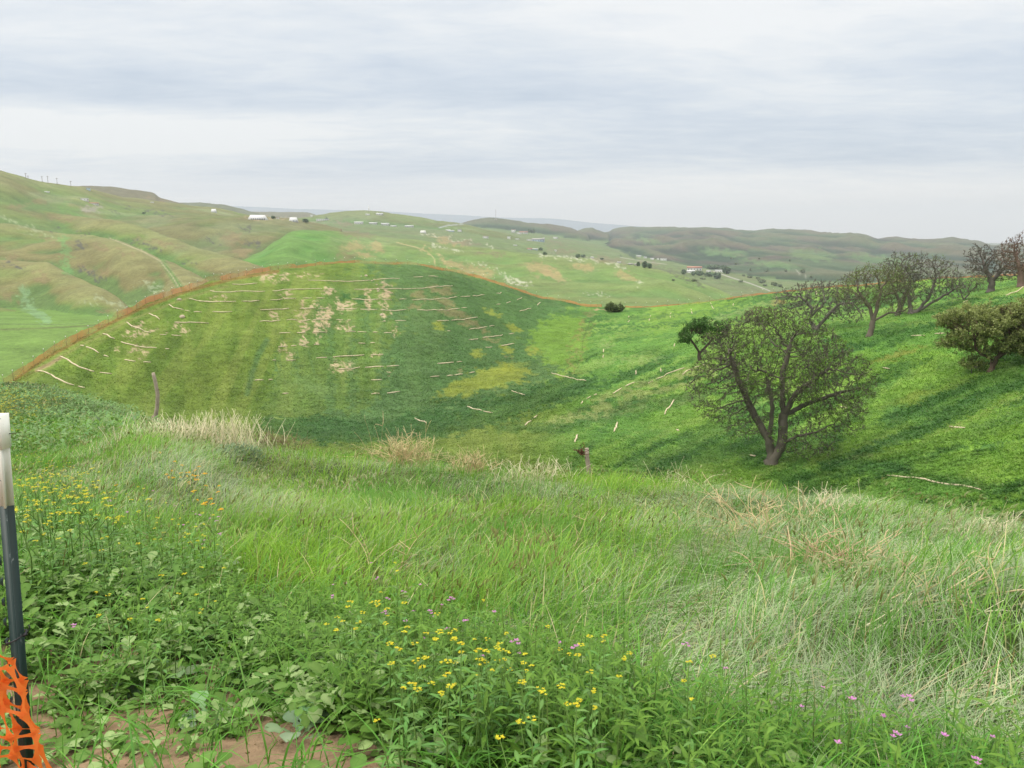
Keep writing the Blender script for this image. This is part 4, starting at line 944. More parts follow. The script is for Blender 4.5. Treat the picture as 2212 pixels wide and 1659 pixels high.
        V_ = np.stack([p0-side*w0, p0+side*w0, p1+side*w0*.8, p1-side*w0*.8, p2], 1); b = (np.arange(len(st))*5)[:, None]
        aB.add(V_, np.concatenate([b, b+1, b+2, b+3], 1), np.concatenate([b+3, b+2, b+4], 1), bc*1.1)
        for _k in range(2):
            f0 = r_.uniform(.2, .9, (len(st), 1)); q0 = p0+(p1-p0)*f0; d3 = d+r_.normal(0, .8, d.shape); d3 /= np.linalg.norm(d3, axis=1)[:, None]; q1 = q0+d3*L*.5; s3 = np.cross(d3, np.array([.2, .9, .3])); s3 /= np.linalg.norm(s3, axis=1)[:, None]+1e-9
            aB.add(np.stack([q0-s3*w0*.8, q0+s3*w0*.8, q1], 1), None, (np.arange(len(st))*3)[:, None]+np.arange(3)[None], bc*1.15); tw.append(q1)
        tw.append(p2); tw.append(p1)
    root = empty(name, tuple(B)); tag(root, label, cat, group)
    aT.build('trunk', m_bark, root, smooth=True); aB.build('branches', m_bark, root)
    if leaf > 0:
        tp = np.concatenate(tw+[pos[fine]]); cl_ = fbm(tp[:, 0]*.9+seed, tp[:, 2]*.9+tp[:, 1]*.5, 7, 2)
        zn = (tp[:, 2]-tp[:, 2].min())/(np.ptp(tp[:, 2])+1e-6)
        tp = tp[r_.random(len(tp)) < leaf*(1-toplight+toplight*2*zn)*sstep(cl_, .34, .58)*1.3]
        k = len(tp)*leafn; c = np.repeat(tp, leafn, 0)+r_.normal(0, .09*step/.28, (k, 3))
        a = r_.normal(size=(k, 3)); a /= np.linalg.norm(a, axis=1)[:, None]; b = np.cross(a, r_.normal(size=(k, 3))); b /= np.linalg.norm(b, axis=1)[:, None]
        s = r_.uniform(.5, 1.1, (k, 1))*leafs
        V_ = np.stack([c-a*s, c-b*s*.55, c+a*s, c+b*s*.55], 1); col = alb(*leafc, 1.15)*r_.normal(1, .2, (k, 1)).clip(.5, 1.6)
        A_l = Acc(); A_l.add(V_, (np.arange(k)*4)[:, None]+np.arange(4)[None], None, np.repeat(col, 4, 0)); A_l.build('crown', m_tleaf, root)
    return root
tree(1667, 1000, [(-10, 215, 150, 95), (110, 170, 85, 75), (-115, 150, 70, 75), (60, 60, 70, 45), (-60, 85, 60, 40), (120, 110, 60, 45)],
     [[(0, 0, 0), (-7, 45, 0), (-40, 95, 8), (-75, 165, 10), (-95, 215, 10)], [(0, 0, 0), (-7, 45, 0), (-5, 120, -20), (-22, 190, -25)], [(0, 0, 0), (17, 40, 0), (17, 100, 0), (38, 145, 0), (95, 200, -10)], [(17, 100, 0), (10, 170, 20), (20, 235, 20)], [(17, 40, 0), (45, 62, -10), (80, 75, -20)], [(17, 100, 0), (70, 125, 30), (130, 150, 30)]],
     'large spreading oak with forked trunk and sparse new green leaves, nearest tree on the slope', natt=5400, leaf=.07, leafn=4, leafs=.08, tr=1.30, seed=3, step=.24, toplight=.3, bark=(118, 112, 100), leafc=(122, 154, 72), twig=5)
tree(1512, 778, [(-16, 52, 34, 20), (28, 62, 30, 22), (5, 70, 40, 16), (-38, 38, 14, 8)], [[(0, 0, 0), (-2, 14, 0), (-14, 34, 0), (-22, 46, 0)], [(0, 0, 0), (-2, 14, 0), (16, 34, 0), (26, 48, 0)], [(16, 34, 0), (34, 36, 0)]],
     'small oak with dense dark green leaves and V-shaped trunk, left of the large oak', natt=1000, leaf=1.6, leafn=9, leafs=.10, tr=0.36, seed=5, step=.30, bark=(92, 82, 72), leafc=(84, 122, 58))
tree(1762, 712, [(8, 56, 72, 40), (-46, 52, 42, 30), (58, 44, 40, 30)], [[(0, 0, 0), (-14, 20, 0), (-8, 40, 0), (-30, 60, 0)], [(0, 0, 0), (-14, 20, 0), (14, 52, 10)], [(0, 0, 0), (22, 30, 0), (40, 50, 0), (62, 52, 0)]],
     'bare grey oak with dense twigs and two leaning trunks, behind the large oak', natt=2000, leaf=.0, tr=0.48, seed=6, step=.34, bark=(132, 126, 118), twig=4)
tree(1650, 716, [(0, 30, 46, 22), (-26, 22, 26, 14)], [[(0, 0, 0), (2, 14, 0), (-12, 26, 0)], [(2, 14, 0), (16, 30, 0)]],
     'low bare scrubby oak, only its twigs showing behind the large oak', natt=600, leaf=.12, tr=0.20, seed=7, step=.34, bark=(124, 112, 96), twig=3, leafc=(120, 140, 80))
tree(1878, 727, [(4, 92, 62, 40), (-36, 84, 34, 34), (44, 66, 34, 26)], [[(0, 0, 0), (4, 28, 0), (-2, 50, 0), (-22, 78, 0)], [(4, 28, 0), (8, 45, 0), (14, 90, 10)], [(4, 28, 0), (28, 44, 0), (52, 48, 0)]],
     'oak with straight lower trunk and thin olive leaves, right of the bare grey oak', natt=1900, leaf=.3, leafn=4, leafs=.08, tr=0.50, seed=8, step=.33, bark=(130, 120, 106), leafc=(128, 144, 84))
tree(1940, 680, [(0, 60, 34, 36), (-14, 40, 30, 26)], [[(0, 0, 0), (4, 16, 0), (-8, 40, 0)], [(4, 16, 0), (14, 52, 0)]],
     'oak with thin olive crown tucked between the straight-trunked oak and the windswept oak', natt=1000, leaf=.3, leafn=4, leafs=.09, tr=0.42, seed=9, step=.36, leafc=(124, 140, 82))
tree(1968, 676, [(14, 62, 62, 42), (-20, 74, 40, 34), (64, 42, 30, 22)], [[(0, 0, 0), (10, 3, 0), (26, 28, 0), (34, 60, 0)], [(10, 3, 0), (52, 34, 0), (66, 44, 0)], [(0, 0, 0), (-6, 30, 0), (-22, 70, 0)]],
     'windswept bare-topped oak rising against the distant ridge, right of the olive oaks', natt=2000, leaf=.06, leafn=5, leafs=.08, tr=0.48, seed=10, step=.36, bark=(128, 122, 114), twig=3, leafc=(128, 146, 80))
tree(2082, 648, [(0, 26, 34, 16)], [[(0, 0, 0), (-6, 14, 0)], [(0, 0, 0), (10, 16, 0)]],
     'low twiggy oak sapling clump at the foot of the bare skyline oak', natt=380, leaf=.35, leafn=5, leafs=.08, tr=0.13, seed=11, step=.36, leafc=(124, 142, 84))
tree(2140, 630, [(-4, 42, 42, 30), (-18, 56, 28, 22), (22, 36, 32, 22)], [[(0, 0, 0), (0, 16, 0), (-14, 44, 0)], [(0, 0, 0), (0, 16, 0), (16, 40, 0)]],
     'bare dark oak standing against the ridge near the right edge', natt=1700, leaf=.0, tr=0.50, seed=12, step=.36, bark=(126, 118, 112), twig=3)
tree(2206, 618, [(-4, 48, 38, 32), (10, 62, 28, 22)], [[(0, 0, 0), (-3, 20, 0), (-14, 50, 0)], [(-3, 20, 0), (12, 56, 0)]],
     'bare reddish oak cut off by the right edge, behind the bare skyline oak', natt=1500, leaf=.0, tr=0.48, seed=13, step=.36, bark=(138, 116, 106), twig=3)
tree(2140, 802, [(-14, 80, 78, 26), (50, 88, 60, 30), (-54, 50, 36, 20), (90, 66, 42, 34), (6, 52, 52, 24), (60, 44, 40, 20)], [[(0, 0, 0), (0, 18, 0), (-24, 34, 0), (-30, 60, 0)], [(0, 0, 0), (6, 22, 0), (22, 60, 0)], [(6, 22, 0), (50, 62, 0), (80, 78, 0)]],
     'flat-topped oak with dense olive-grey leaves and short leaning trunk, lowest on the right edge', natt=2600, leaf=1.8, leafn=12, leafs=.11, tr=0.42, seed=14, step=.32, bark=(112, 96, 82), leafc=(148, 156, 96))
tree(2098, 806, [(0, 16, 22, 12)], [[(0, 0, 0), (0, 8, 0)]], 'small round olive oak shoot under the flat-topped oak', natt=160, leaf=1.6, leafn=8, leafs=.09, tr=0.07, seed=15, step=.3, leafc=(142, 152, 90), group='small shrubs on the green slope', name='oak_sapling')
tree(1327, 674, [(0, 9, 20, 9), (-4, 12, 12, 8), (8, 8, 12, 7)], [[(0, 0, 0), (-3, 5, 0)], [(0, 0, 0), (5, 6, 0)]], 'round dark olive shrub standing in the saddle by the orange fence', cat='shrub', group='small shrubs on the green slope', name='shrub', natt=420, leaf=2.0, leafn=12, leafs=.17, tr=0.04, seed=16, step=.45, leafc=(98, 112, 66), bark=(90, 80, 66), twig=3)
# ------------------------------------------------------------------ straw erosion rolls on the slopes
m_straw = mat_plain('straw_netting', alb(218, 202, 172, 1.15), .95, .05, (3.0, .78, 1.12), bump=.5)
def roll(pts, label, group, rad=.1):
    w = []
    P3 = [hit(u, v, 47, 262) for u, v in pts]
    for a, b in zip(P3[:-1], P3[1:]):
        k = max(2, int(np.linalg.norm(b-a)/.9))
        for j in range(k): w.append(a+(b-a)*j/k)
    w.append(P3[-1]); w = np.array(w)
    if len(w) < 3: w = np.array([P3[0], (P3[0]+P3[-1])/2, P3[-1]])
    w[:, 0] += rng.normal(0, .03, len(w)); w[:, 2] = ground(w[:, 0], w[:, 1])+rad*.75
    rd = rad*(1+rng.normal(0, .10, len(w)).clip(-.2, .25)); rd[0] *= .7; rd[-1] *= .7
    a = Acc(); tube(a, w-w[0], rd, np.ones(3), 7)
    o = a.build('straw_roll', m_straw, smooth=True); o.location = tuple(w[0]); tag(o, label, 'straw roll', group); return o
MROWS = [
 (A_, [[(130,1335),(180,1345),(285,1383)], [(288,1380),(330,1415),(440,1468),(540,1500)], [(590,1510),(660,1530)]]),
 (A_, [[(395,1180),(430,1200),(520,1255),(600,1300),(700,1330),(765,1350)], [(830,1358),(960,1372)]]),
 (A_, [[(615,1057),(655,1067)], [(680,1075),(760,1105),(820,1145)], [(870,1167),(925,1185)], [(1105,1218),(1220,1235)], [(1310,1243),(1395,1247)]]),
 (A_, [[(865,930),(910,940),(945,970),(990,985)], [(1060,1020),(1150,1045),(1240,1070),(1340,1083),(1455,1087)], [(1550,1097),(1600,1099)]]),
 (A_, [[(1125,803),(1180,845),(1310,895)], [(1310,900),(1390,920)], [(1490,938),(1565,943)], [(1620,943),(1720,952)]]),
 (A_, [[(1370,705),(1420,730),(1490,773)], [(1655,803),(1760,808),(1880,806),(2035,815)]]),
 (A_, [[(1590,605),(1640,640),(1750,665)], [(1770,672),(1825,682)], [(1865,688),(1955,690)]]),
]
CROWS = [
 [(B_, [(358,382),(430,385),(560,378),(635,372)]), (B_, [(1200,338),(1330,342),(1480,350),(1630,352),(1750,345),(1880,338)]), (B_, [(1935,332),(2050,322),(2212,316)]), (C_, [(430,302),(530,297)]), (C_, [(595,292),(695,295)])],
 [(B_, [(115,453),(180,468),(300,470),(390,463),(460,458),(620,463),(720,460)]), (B_, [(800,455),(930,440),(1080,437),(1215,433),(1300,432),(1350,433)]), (B_, [(1410,430),(1490,433)]), (B_, [(1705,438),(1800,441),(1950,432)]), (C_, [(60,430),(380,432),(490,427),(600,418),(740,405),(860,400)])],
 [(A_, [(1810,540),(1900,562),(2000,575),(2212,575)]), (B_, [(0,572),(140,578),(400,573)]), (B_, [(460,572),(560,573),(660,563)]), (B_, [(780,556),(915,545)]), (B_, [(930,546),(1060,540)]), (B_, [(1140,535),(1240,533)]), (B_, [(1290,533),(1380,535)]), (B_, [(1680,543),(1760,547),(1860,555),(1990,546)]), (C_, [(85,550),(185,550)]), (C_, [(270,548),(345,545)]), (C_, [(410,555),(600,552),(790,540),(910,520)]), (C_, [(945,518),(1055,513)]), (C_, [(1080,512),(1210,498)]), (C_, [(1345,482),(1400,470)])],
 [(B_, [(140,685),(355,685)]), (B_, [(670,665),(830,660),(905,660),(980,648)]), (B_, [(1105,650),(1280,645)]), (B_, [(1310,650),(1420,650)]), (B_, [(1530,655),(1730,655)]), (B_, [(1775,658),(1870,663),(1960,663)]), (C_, [(65,660),(130,672),(345,660)]), (C_, [(470,667),(700,670),(850,658),(935,650)]), (C_, [(960,643),(1015,640)]), (C_, [(1350,605),(1390,600)]), (C_, [(1455,590),(1500,575)]), (C_, [(1570,555),(1625,527)])],
 [(B_, [(660,795),(710,788),(800,795),(885,785)]), (B_, [(960,777),(1075,778)]), (B_, [(1115,785),(1160,787),(1220,773)]), (B_, [(1250,777),(1435,772)]), (B_, [(1510,777),(1580,777)]), (B_, [(1630,780),(1670,780)]), (C_, [(85,793),(120,790)]), (C_, [(220,787),(340,787)]), (C_, [(685,787),(820,785)]), (C_, [(845,782),(940,775),(1045,760),(1135,745)]), (C_, [(1600,682),(1660,668),(1725,645)]), (C_, [(1795,613),(1830,583)])],
 [(B_, [(880,922),(1000,920)]), (B_, [(1070,918),(1165,915)]), (B_, [(1250,915),(1395,914)]), (B_, [(1610,910),(1725,908)]), (B_, [(1745,908),(1840,912)]), (B_, [(1910,912),(1965,914)]), (C_, [(100,920),(185,920)]), (C_, [(800,898),(835,897)]), (C_, [(1040,882),(1120,872),(1240,853)]), (C_, [(1270,845),(1320,840)])],
 [(B_, [(870,1073),(975,1068)]), (B_, [(1010,1065),(1065,1062)]), (B_, [(1115,1060),(1170,1057)]), (B_, [(1255,1050),(1320,1052)]), (B_, [(1755,1033),(1830,1037)]), (B_, [(1880,1033),(1935,1030)]), (C_, [(1040,995),(1140,985)]), (C_, [(1195,975),(1300,962),(1415,940)]), (C_, [(1485,932),(1530,926)])],
 [(B_, [(800,1223),(840,1222)]), (B_, [(955,1225),(1055,1220)]), (B_, [(1290,1200),(1400,1193)]), (B_, [(1475,1188),(1600,1177),(1815,1165)]), (B_, [(1890,1163),(2025,1160)]), (C_, [(1225,1080),(1295,1078)]), (C_, [(1395,1063),(1450,1055),(1540,1037)])],
 [(B_, [(1535,1320),(1615,1317)]), (B_, [(1620,1315),(1770,1300)]), (B_, [(1825,1303),(1940,1295),(2030,1293)]), (B_, [(2070,1292),(2200,1283)]), (C_, [(690,1260),(875,1245)]), (C_, [(905,1243),(960,1238)])],
 [(B_, [(610,1445),(695,1440)]), (B_, [(760,1440),(800,1437)]), (B_, [(1895,1442),(2010,1440)]), (C_, [(615,1407),(715,1400)]), (C_, [(790,1397),(865,1390)]), (C_, [(880,1388),(970,1375)]), (C_, [(1045,1362),(1095,1352)])],
 [(B_, [(915,1592),(980,1590)]), (B_, [(1900,1597),(1985,1592)]), (B_, [(2075,1588),(2212,1568)])],
]
ORD = ['first', 'second', 'third', 'fourth', 'fifth', 'sixth', 'seventh', 'eighth', 'ninth', 'tenth', 'eleventh', 'twelfth', 'thirteenth', 'fourteenth']
gm = 'straw rolls laid across the mound'
for i, (fn, row) in enumerate(MROWS[::-1]):
    for j, sg in enumerate(row): roll([fn(*p) for p in sg], 'straw roll near the mound fence, %s from left in the %s slanting row' % (ORD[j], ORD[i]), gm, .085 if len(sg) < 3 else .095)
for i, row in enumerate(CROWS):
    for j, (fn, sg) in enumerate(row): roll([fn(*p) for p in sg], 'pale straw roll across the mound face, %s from left in the %s row down' % (ORD[j], ORD[i]), gm, .095)
gs = 'straw rolls in the swale and on the right slope'
for fn, sg, lab in [
 (D_, [(18,1087),(150,1125),(280,1155)], 'long straw roll where the two-rut track meets the swale'),
 (D_, [(282,1157),(400,1175)], 'short straw roll continuing right of the long one at the foot of the track'),
 (C_, [(1510,1562),(1570,1580)], 'short straw roll left half of an overlapped pair in the swale'), (C_, [(1565,1583),(1655,1608)], 'short straw roll right half of an overlapped pair in the swale'),
 (E_, [(270,295),(355,333)], 'straw roll lying alone at the dark foot of the mound'), (E_, [(628,215),(730,243)], 'thick straw roll in bare grass in the middle of the swale'), (E_, [(735,248),(800,260)], 'thin straw roll continuing the thick one in the swale'),
 (D_, [(880,503),(862,525)], 'tiny straw roll, lower left one of the upper scattered row right of the shrub'), (D_, [(872,455),(868,470)], 'tiny upright straw roll nearest right of the saddle shrub'), (D_, [(1102,487),(1095,508)], 'tiny straw roll second from left along the upper dark stripes'), (D_, [(1113,452),(1110,462)], 'tiny straw roll just above the second one along the dark stripes'),
 (D_, [(1340,420),(1332,434)], 'tiny straw roll, upper of two right of the second along the dark stripes'), (D_, [(1330,455),(1333,473)], 'tiny straw roll, lower of two right of the second along the dark stripes'), (D_, [(1560,378),(1562,390)], 'tiny straw roll above a dark stripe, left of the broken long one'), (D_, [(1563,405),(1577,428)], 'tiny slanting straw roll below a dark stripe under the upper right fence'),
 (D_, [(1775,308),(1785,325)], 'upper part of the broken straw roll below the reddish fence'), (D_, [(1788,340),(1810,377)], 'lower part of the broken straw roll below the reddish fence'), (D_, [(2028,318),(2025,342)], 'tiny straw roll above the bare grass patch, upper right slope'),
 (D_, [(592,822),(590,860)], 'upright straw roll, upper of the pair beside the two-rut track'), (D_, [(590,885),(587,920)], 'upright straw roll, lower of the pair beside the two-rut track'), (D_, [(1378,762),(1377,795)], 'upright straw roll at the left tip of the small leafy oak'),
 (D_, [(952,1058),(950,1105)], 'upright straw roll in lime grass at the bottom of the swale'), (D_, [(1227,1035),(1228,1075)], 'thin upright straw roll below left of the small leafy oak'),
 (D_, [(345,1430),(360,1400)], 'short straw roll at the lower left end of the dashed diagonal line'), (D_, [(410,1370),(450,1345)], 'short straw roll second up the dashed diagonal line'), (D_, [(490,1330),(520,1322)], 'small straw roll third up the dashed diagonal line'),
 (D_, [(692,1317),(740,1290),(795,1255)], 'curved straw roll midway up the diagonal line'), (D_, [(830,1237),(880,1212),(930,1192)], 'straw roll right of the curved one on the diagonal line'), (D_, [(1090,1202),(1135,1177)], 'short straw roll at the lower end of the longest diagonal roll'),
 (D_, [(1172,1157),(1250,1130),(1300,1095),(1400,1060),(1488,1030)], 'longest curving straw roll below the small leafy oak'), (D_, [(1470,1107),(1510,1065),(1600,1030),(1655,1010)], 'hooked straw roll running up to the small leafy oak'), (D_, [(1660,1005),(1720,993)], 'short straw roll end at the foot of the small leafy oak'),
 (D_, [(1375,1385),(1345,1440),(1290,1490),(1268,1550)], 'thick S-shaped straw roll left of the large oak'), (E_, [(1650,325),(1635,365),(1625,388)], 'straw roll pointing downhill left of the S-shaped one'), (E_, [(1378,410),(1355,460)], 'straw roll pointing downhill above the wooden post with rusty wire'), (E_, [(1020,345),(1062,315)], 'short straw roll at the left end of the pale grass band'), (E_, [(1080,295),(1103,278)], 'tiny straw roll just above the one at the left end of the pale band'), (E_, [(2050,375),(2065,382)], 'tiny straw fragment left of the large oak lower branches'),
 (G_, [(2065,370),(2150,340),(2212,300)], 'thick straw roll at the upper right edge of the slope'), (G_, [(1720,425),(1755,410)], 'short straw roll below the bare skyline oak'), (G_, [(1300,697),(1410,693)], 'straw roll midslope left of the flat-topped oak'), (G_, [(1490,680),(1575,675)], 'straw roll touching the left side of the flat-topped oak crown'), (G_, [(1080,950),(1125,963)], 'short straw roll between the large oak and the flat-topped oak'), (G_, [(730,1270),(780,1280)], 'short straw roll at the right twigs of the large oak'), (G_, [(530,330),(545,350),(535,362)], 'tiny bent straw roll above the bare grey oak'), (G_, [(218,375),(210,388),(218,402)], 'tiny bent straw roll beside the reddish bare patch'),
 (H_, [(1400,1187),(1500,1200),(1620,1210),(1750,1240),(1960,1272)], 'long straw roll at the bottom of the slope beyond the meadow, far right'), (H_, [(1770,900),(1865,908)], 'short straw roll in the dark band right of the large oak'), (H_, [(590,1070),(620,1076)], 'tiny straw roll in the shade beside the large oak trunk')]:
    roll([fn(*p) for p in sg], lab, gs, .055 if 'long straw roll at the bottom' in lab else .075 if 'tiny' not in lab else .08)

# ------------------------------------------------------------------ pale stones on the mound
m_stone = mat_plain('pale_stone', alb(200, 184, 160, 1.3), .95, .1, (6, .7, 1.15), bump=.6)
def stone(u, v, s, lab):
    b = bpy.data.meshes.new('stone'); a = Acc(); k = 9; th_ = np.linspace(0, 2*math.pi, k, endpoint=False); V_ = []
    for zz, rr in ((-.25, .95), (.2, 1.0), (.5, .75), (.68, .35)):
        q = 1+rng.uniform(-.18, .18, k); V_.append(np.stack([np.cos(th_)*rr*q, np.sin(th_)*rr*q*.8, np.full(k, zz)+rng.uniform(-.06, .06, k)], -1))
    V_ = np.concatenate(V_+[np.array([[0, 0, .74]])])*s; q = []; tt = []
    for l in range(3):
        for i in range(k): q.append([l*k+i, l*k+(i+1) % k, (l+1)*k+(i+1) % k, (l+1)*k+i])
    for i in range(k): tt.append([3*k+i, 3*k+(i+1) % k, 4*k])
    o = make_mesh('stone', V_, [np.array(q), np.array(tt)], m_stone, smooth=False); o.location = tuple(hit(u, v, 47)); o.rotation_euler = (0, 0, rng.uniform(0, 6)); tag(o, lab, 'stone', 'pale stones on the mound')
for (fn, x_, y_, s, lab) in [(B_, 1836, 288, .45, 'pale stone above the top straw row on the mound'), (B_, 1785, 292, .22, 'small pale stone left of the one above the top straw row'), (B_, 1968, 438, .50, 'largest pale stone, touching the second straw row'), (B_, 1970, 458, .3, 'pale stone just below the largest one'), (B_, 1955, 385, .25, 'small pale stone above the largest one'), (B_, 2010, 722, .5, 'pale stone below the fourth straw row'), (B_, 1900, 342, .3, 'pale stone lying on the top straw row, left'), (B_, 1928, 330, .3, 'pale stone lying on the top straw row, right'), (A_, 1742, 742, .55, 'pale curved stone near the left shoulder of the mound'), (A_, 1705, 552, .45, 'pale stone at the foot of the orange fence'), (B_, 1648, 142, .45, 'tan stone at the fence near the top of the mound')]:
    stone(*fn(x_, y_), s, lab)

# ------------------------------------------------------------------ orange safety fence along the mound crest
m_net = bpy.data.materials.new('orange_netting_far'); m_net.use_nodes = True; t = NT(m_net.node_tree); b = t.n['Principled BSDF']; b.inputs['Base Color'].default_value = (.72, .27, .09, 1); b.inputs['Roughness'].default_value = .7
ge = t.node('ShaderNodeNewGeometry'); nn = t.noise(ge.outputs['Position'], .12, 3); tp = t.node('ShaderNodeBsdfTransparent'); mx = t.node('ShaderNodeMixShader')
t.link(t.mr(nn, .38, .62, .22, .62), mx.inputs[0]); t.link(tp.outputs[0], mx.inputs[1]); t.link(b.outputs[0], mx.inputs[2]); t.link(mx.outputs[0], t.n['Material Output'].inputs[0])
m_post = mat_plain('fence_post_metal', (.16, .12, .09), .7, .3); m_cap = mat_plain('white_tip', (.8, .8, .76), .5, .3)
def fence(u0, u1, label, npost, seedv):
    us = np.linspace(u0, u1, 260); cu = [c[0] for c in CREST]; P3 = []
    for uu in us:
        v_ = np.interp(uu, cu, [c[1] for c in CREST]); r_ = np.interp(uu, cu, [c[2] for c in CREST])*.995
        a, e = uv2te(uu, v_); a = float(a); x_, y_ = r_*math.sin(a), r_*math.cos(a); P3.append([x_, y_, float(ground(x_, y_))])
    P3 = np.array(P3); L = np.concatenate([[0], np.cumsum(np.linalg.norm(np.diff(P3, axis=0), axis=1))])
    root = empty('safety_fence', tuple(P3[0])); tag(root, label, 'fence', 'orange netting fences on the hilltop')
    sag = (fbm(L/3, L*0+seedv, 5, 3)-.5)*.35; tall = np.where(us < 640, 1.1, np.where(us < 1350, .8, .55))+(fbm(L/2, L*0+3, 6, 3)-.5)*.5
    rel = P3-P3[0]; lo = rel+np.array([0, 0, .03]); hi = rel.copy(); hi[:, 2] += tall+sag-.1
    mid = (lo+hi)/2; mid[:, 1] += (fbm(L/1.5, L*0, 8, 2)-.5)*.35
    n = len(us); V_ = np.concatenate([lo, mid, hi]); i = np.arange(n-1); q = np.concatenate([np.stack([i, i+1, n+i+1, n+i], -1), np.stack([n+i, n+i+1, 2*n+i+1, 2*n+i], -1)])
    make_mesh('netting', V_, q, m_net, smooth=True, parent=root)
    for d in np.linspace(0, L[-1], npost):
        p = np.array([np.interp(d, L, rel[:, k]) for k in range(3)]); a = Acc(); tube(a, [[0, 0, -.1], [0, 0, 1.42]], .022, np.ones(3), 4); po = a.build('post', m_post, root); po.location = tuple(p)
        a = Acc(); tube(a, [[0, 0, 1.30], [0, 0, 1.50]], .045, np.ones(3), 4); a.build('post_tip', m_cap, po)
fence(8, 1300, 'orange netting fence with white-tipped posts running over the mound crest', 62, 1)
fence(1350, 2230, 'orange netting fence continuing along the right hilltop behind the oaks', 36, 2)

# ------------------------------------------------------------------ two weathered wooden posts beyond the meadow
m_wood = mat_plain('weathered_wood', alb(178, 164, 146, 1.2), .95, .1, (9, .72, 1.15), bump=.8); m_rust = mat_plain('rusty_wire', (.12, .05, .03), .9, .2)
def post_at(u, v, r0): return hit(u, v, 3, r0)
pb = hit(335, 912, 3, 60); Rb = math.hypot(pb[0], pb[1]); S_ = Rb/F0*1.09
root = empty('wooden_post', tuple(pb)); tag(root, 'tall weathered wooden post bending to the right with split base, left of the straw clump', 'post', 'old wooden posts')
a = Acc(); prof = [(-3, -14, .11), (-4, 0, .115), (0, 14, .085), (6, 36, .072), (9, 60, .075), (7, 82, .068), (5, 94, .07), (4, 101, .06)]
tube(a, [[p[0]*S_, 0, p[1]*S_] for p in prof], np.array([p[2] for p in prof])*.92, np.ones(3), 9); a.build('post_body', m_wood, root, smooth=True)
a = Acc(); tube(a, [[-9*S_, 0, -12*S_], [-7*S_, -.02, 4*S_], [-3*S_, -.03, 22*S_]], np.array([.05, .055, .012]), np.ones(3), 5); a.build('split_piece', mat_plain('bleached_wood', alb(196, 176, 156, 1.2), .95, .1, (9, .7, 1.1)), root)
a = Acc(); tube(a, [[9*S_, 0, 68*S_], [13*S_, .01, 70*S_]], .012, np.ones(3), 5); a.build('staple', m_rust, root)
Rb = 16.0; ta_ = float(uv2te(1270, 1000)[0]); pb = np.array([Rb*math.sin(ta_), Rb*math.cos(ta_), 0]); pb[2] = float(ground(pb[0], pb[1])); zt = CAMZ+float(uv2te(1266, 968)[1])*Rb
root = empty('wooden_post', tuple(pb)); tag(root, 'short pale wooden post with rusty wire tangle, at the meadow edge', 'post', 'old wooden posts')
hh = zt-pb[2]; a = Acc(); tube(a, [[.06, 0, -.2], [.03, 0, hh*.5], [-.02, 0, hh*.8], [-.03, 0, hh]], np.array([.055, .05, .047, .042]), np.ones(3), 8); a.build('post_body', m_wood, root, smooth=True)
a = Acc()
for k in range(9):
    c = np.array([-.13, 0, hh*.96]); p = []; q = rng.normal(0, .07, 3)
    for j in range(9): q = q*.75+rng.normal(0, .05, 3); p.append(c+q*np.array([1.0, .8, 1.0]))
    tube(a, p, .006, np.ones(3), 3)
a.build('wire_tangle', m_rust, root)
# ------------------------------------------------------------------ steel fence post with white tip, and orange netting, close at the left
m_green = bpy.data.materials.new('green_paint'); m_green.use_nodes = True; t = NT(m_green.node_tree); b = t.n['Principled BSDF']; b.inputs['Roughness'].default_value = .5
tc = t.node('ShaderNodeTexCoord'); mp2 = t.node('ShaderNodeMapping'); mp2.inputs['Scale'].default_value = (1, 1, .25); t.link(tc.outputs['Object'], mp2.inputs[0]); sc_ = t.noise(mp2.outputs[0], 60, 6, .7); sc2 = t.noise(tc.outputs['Object'], 5, 2)
f_ = t.math('MULTIPLY', t.mr(sc_, .60, .66), t.mr(sc2, .48, .58)); t.link(t.mix(f_, (.010, .030, .026, 1), (.42, .47, .46, 1)), b.inputs['Base Color'])
m_white = bpy.data.materials.new('white_paint'); m_white.use_nodes = True; t = NT(m_white.node_tree); b = t.n['Principled BSDF']; b.inputs['Roughness'].default_value = .5
tc = t.node('ShaderNodeTexCoord'); n1 = t.noise(tc.outputs['Object'], 25, 5, .7); n2 = t.noise(tc.outputs['Object'], 90, 4, .7)
c_ = t.mix(t.mr(n1, .55, .8, 0, .35), (.78, .78, .72, 1), (.62, .52, .36, 1)); t.link(t.mix(t.mr(n2, .66, .72, 0, .8), c_, (.12, .15, .14, 1)), b.inputs['Base Color'])
m_tie = mat_plain('black_tie', (.02, .018, .022), .45, .4)
m_or = bpy.data.materials.new('orange_plastic'); m_or.use_nodes = True; t = NT(m_or.node_tree); b = t.n['Principled BSDF']; b.inputs['Roughness'].default_value = .4; b.inputs['Base Color'].default_value = (.92, .22, .04, 1)
tr = t.node('ShaderNodeBsdfTranslucent'); tr.inputs[0].default_value = (.95, .25, .04, 1); mx = t.node('ShaderNodeMixShader'); mx.inputs[0].default_value = .35
t.link(b.outputs[0], mx.inputs[1]); t.link(tr.outputs[0], mx.inputs[2]); t.link(mx.outputs[0], t.n['Material Output'].inputs[0])
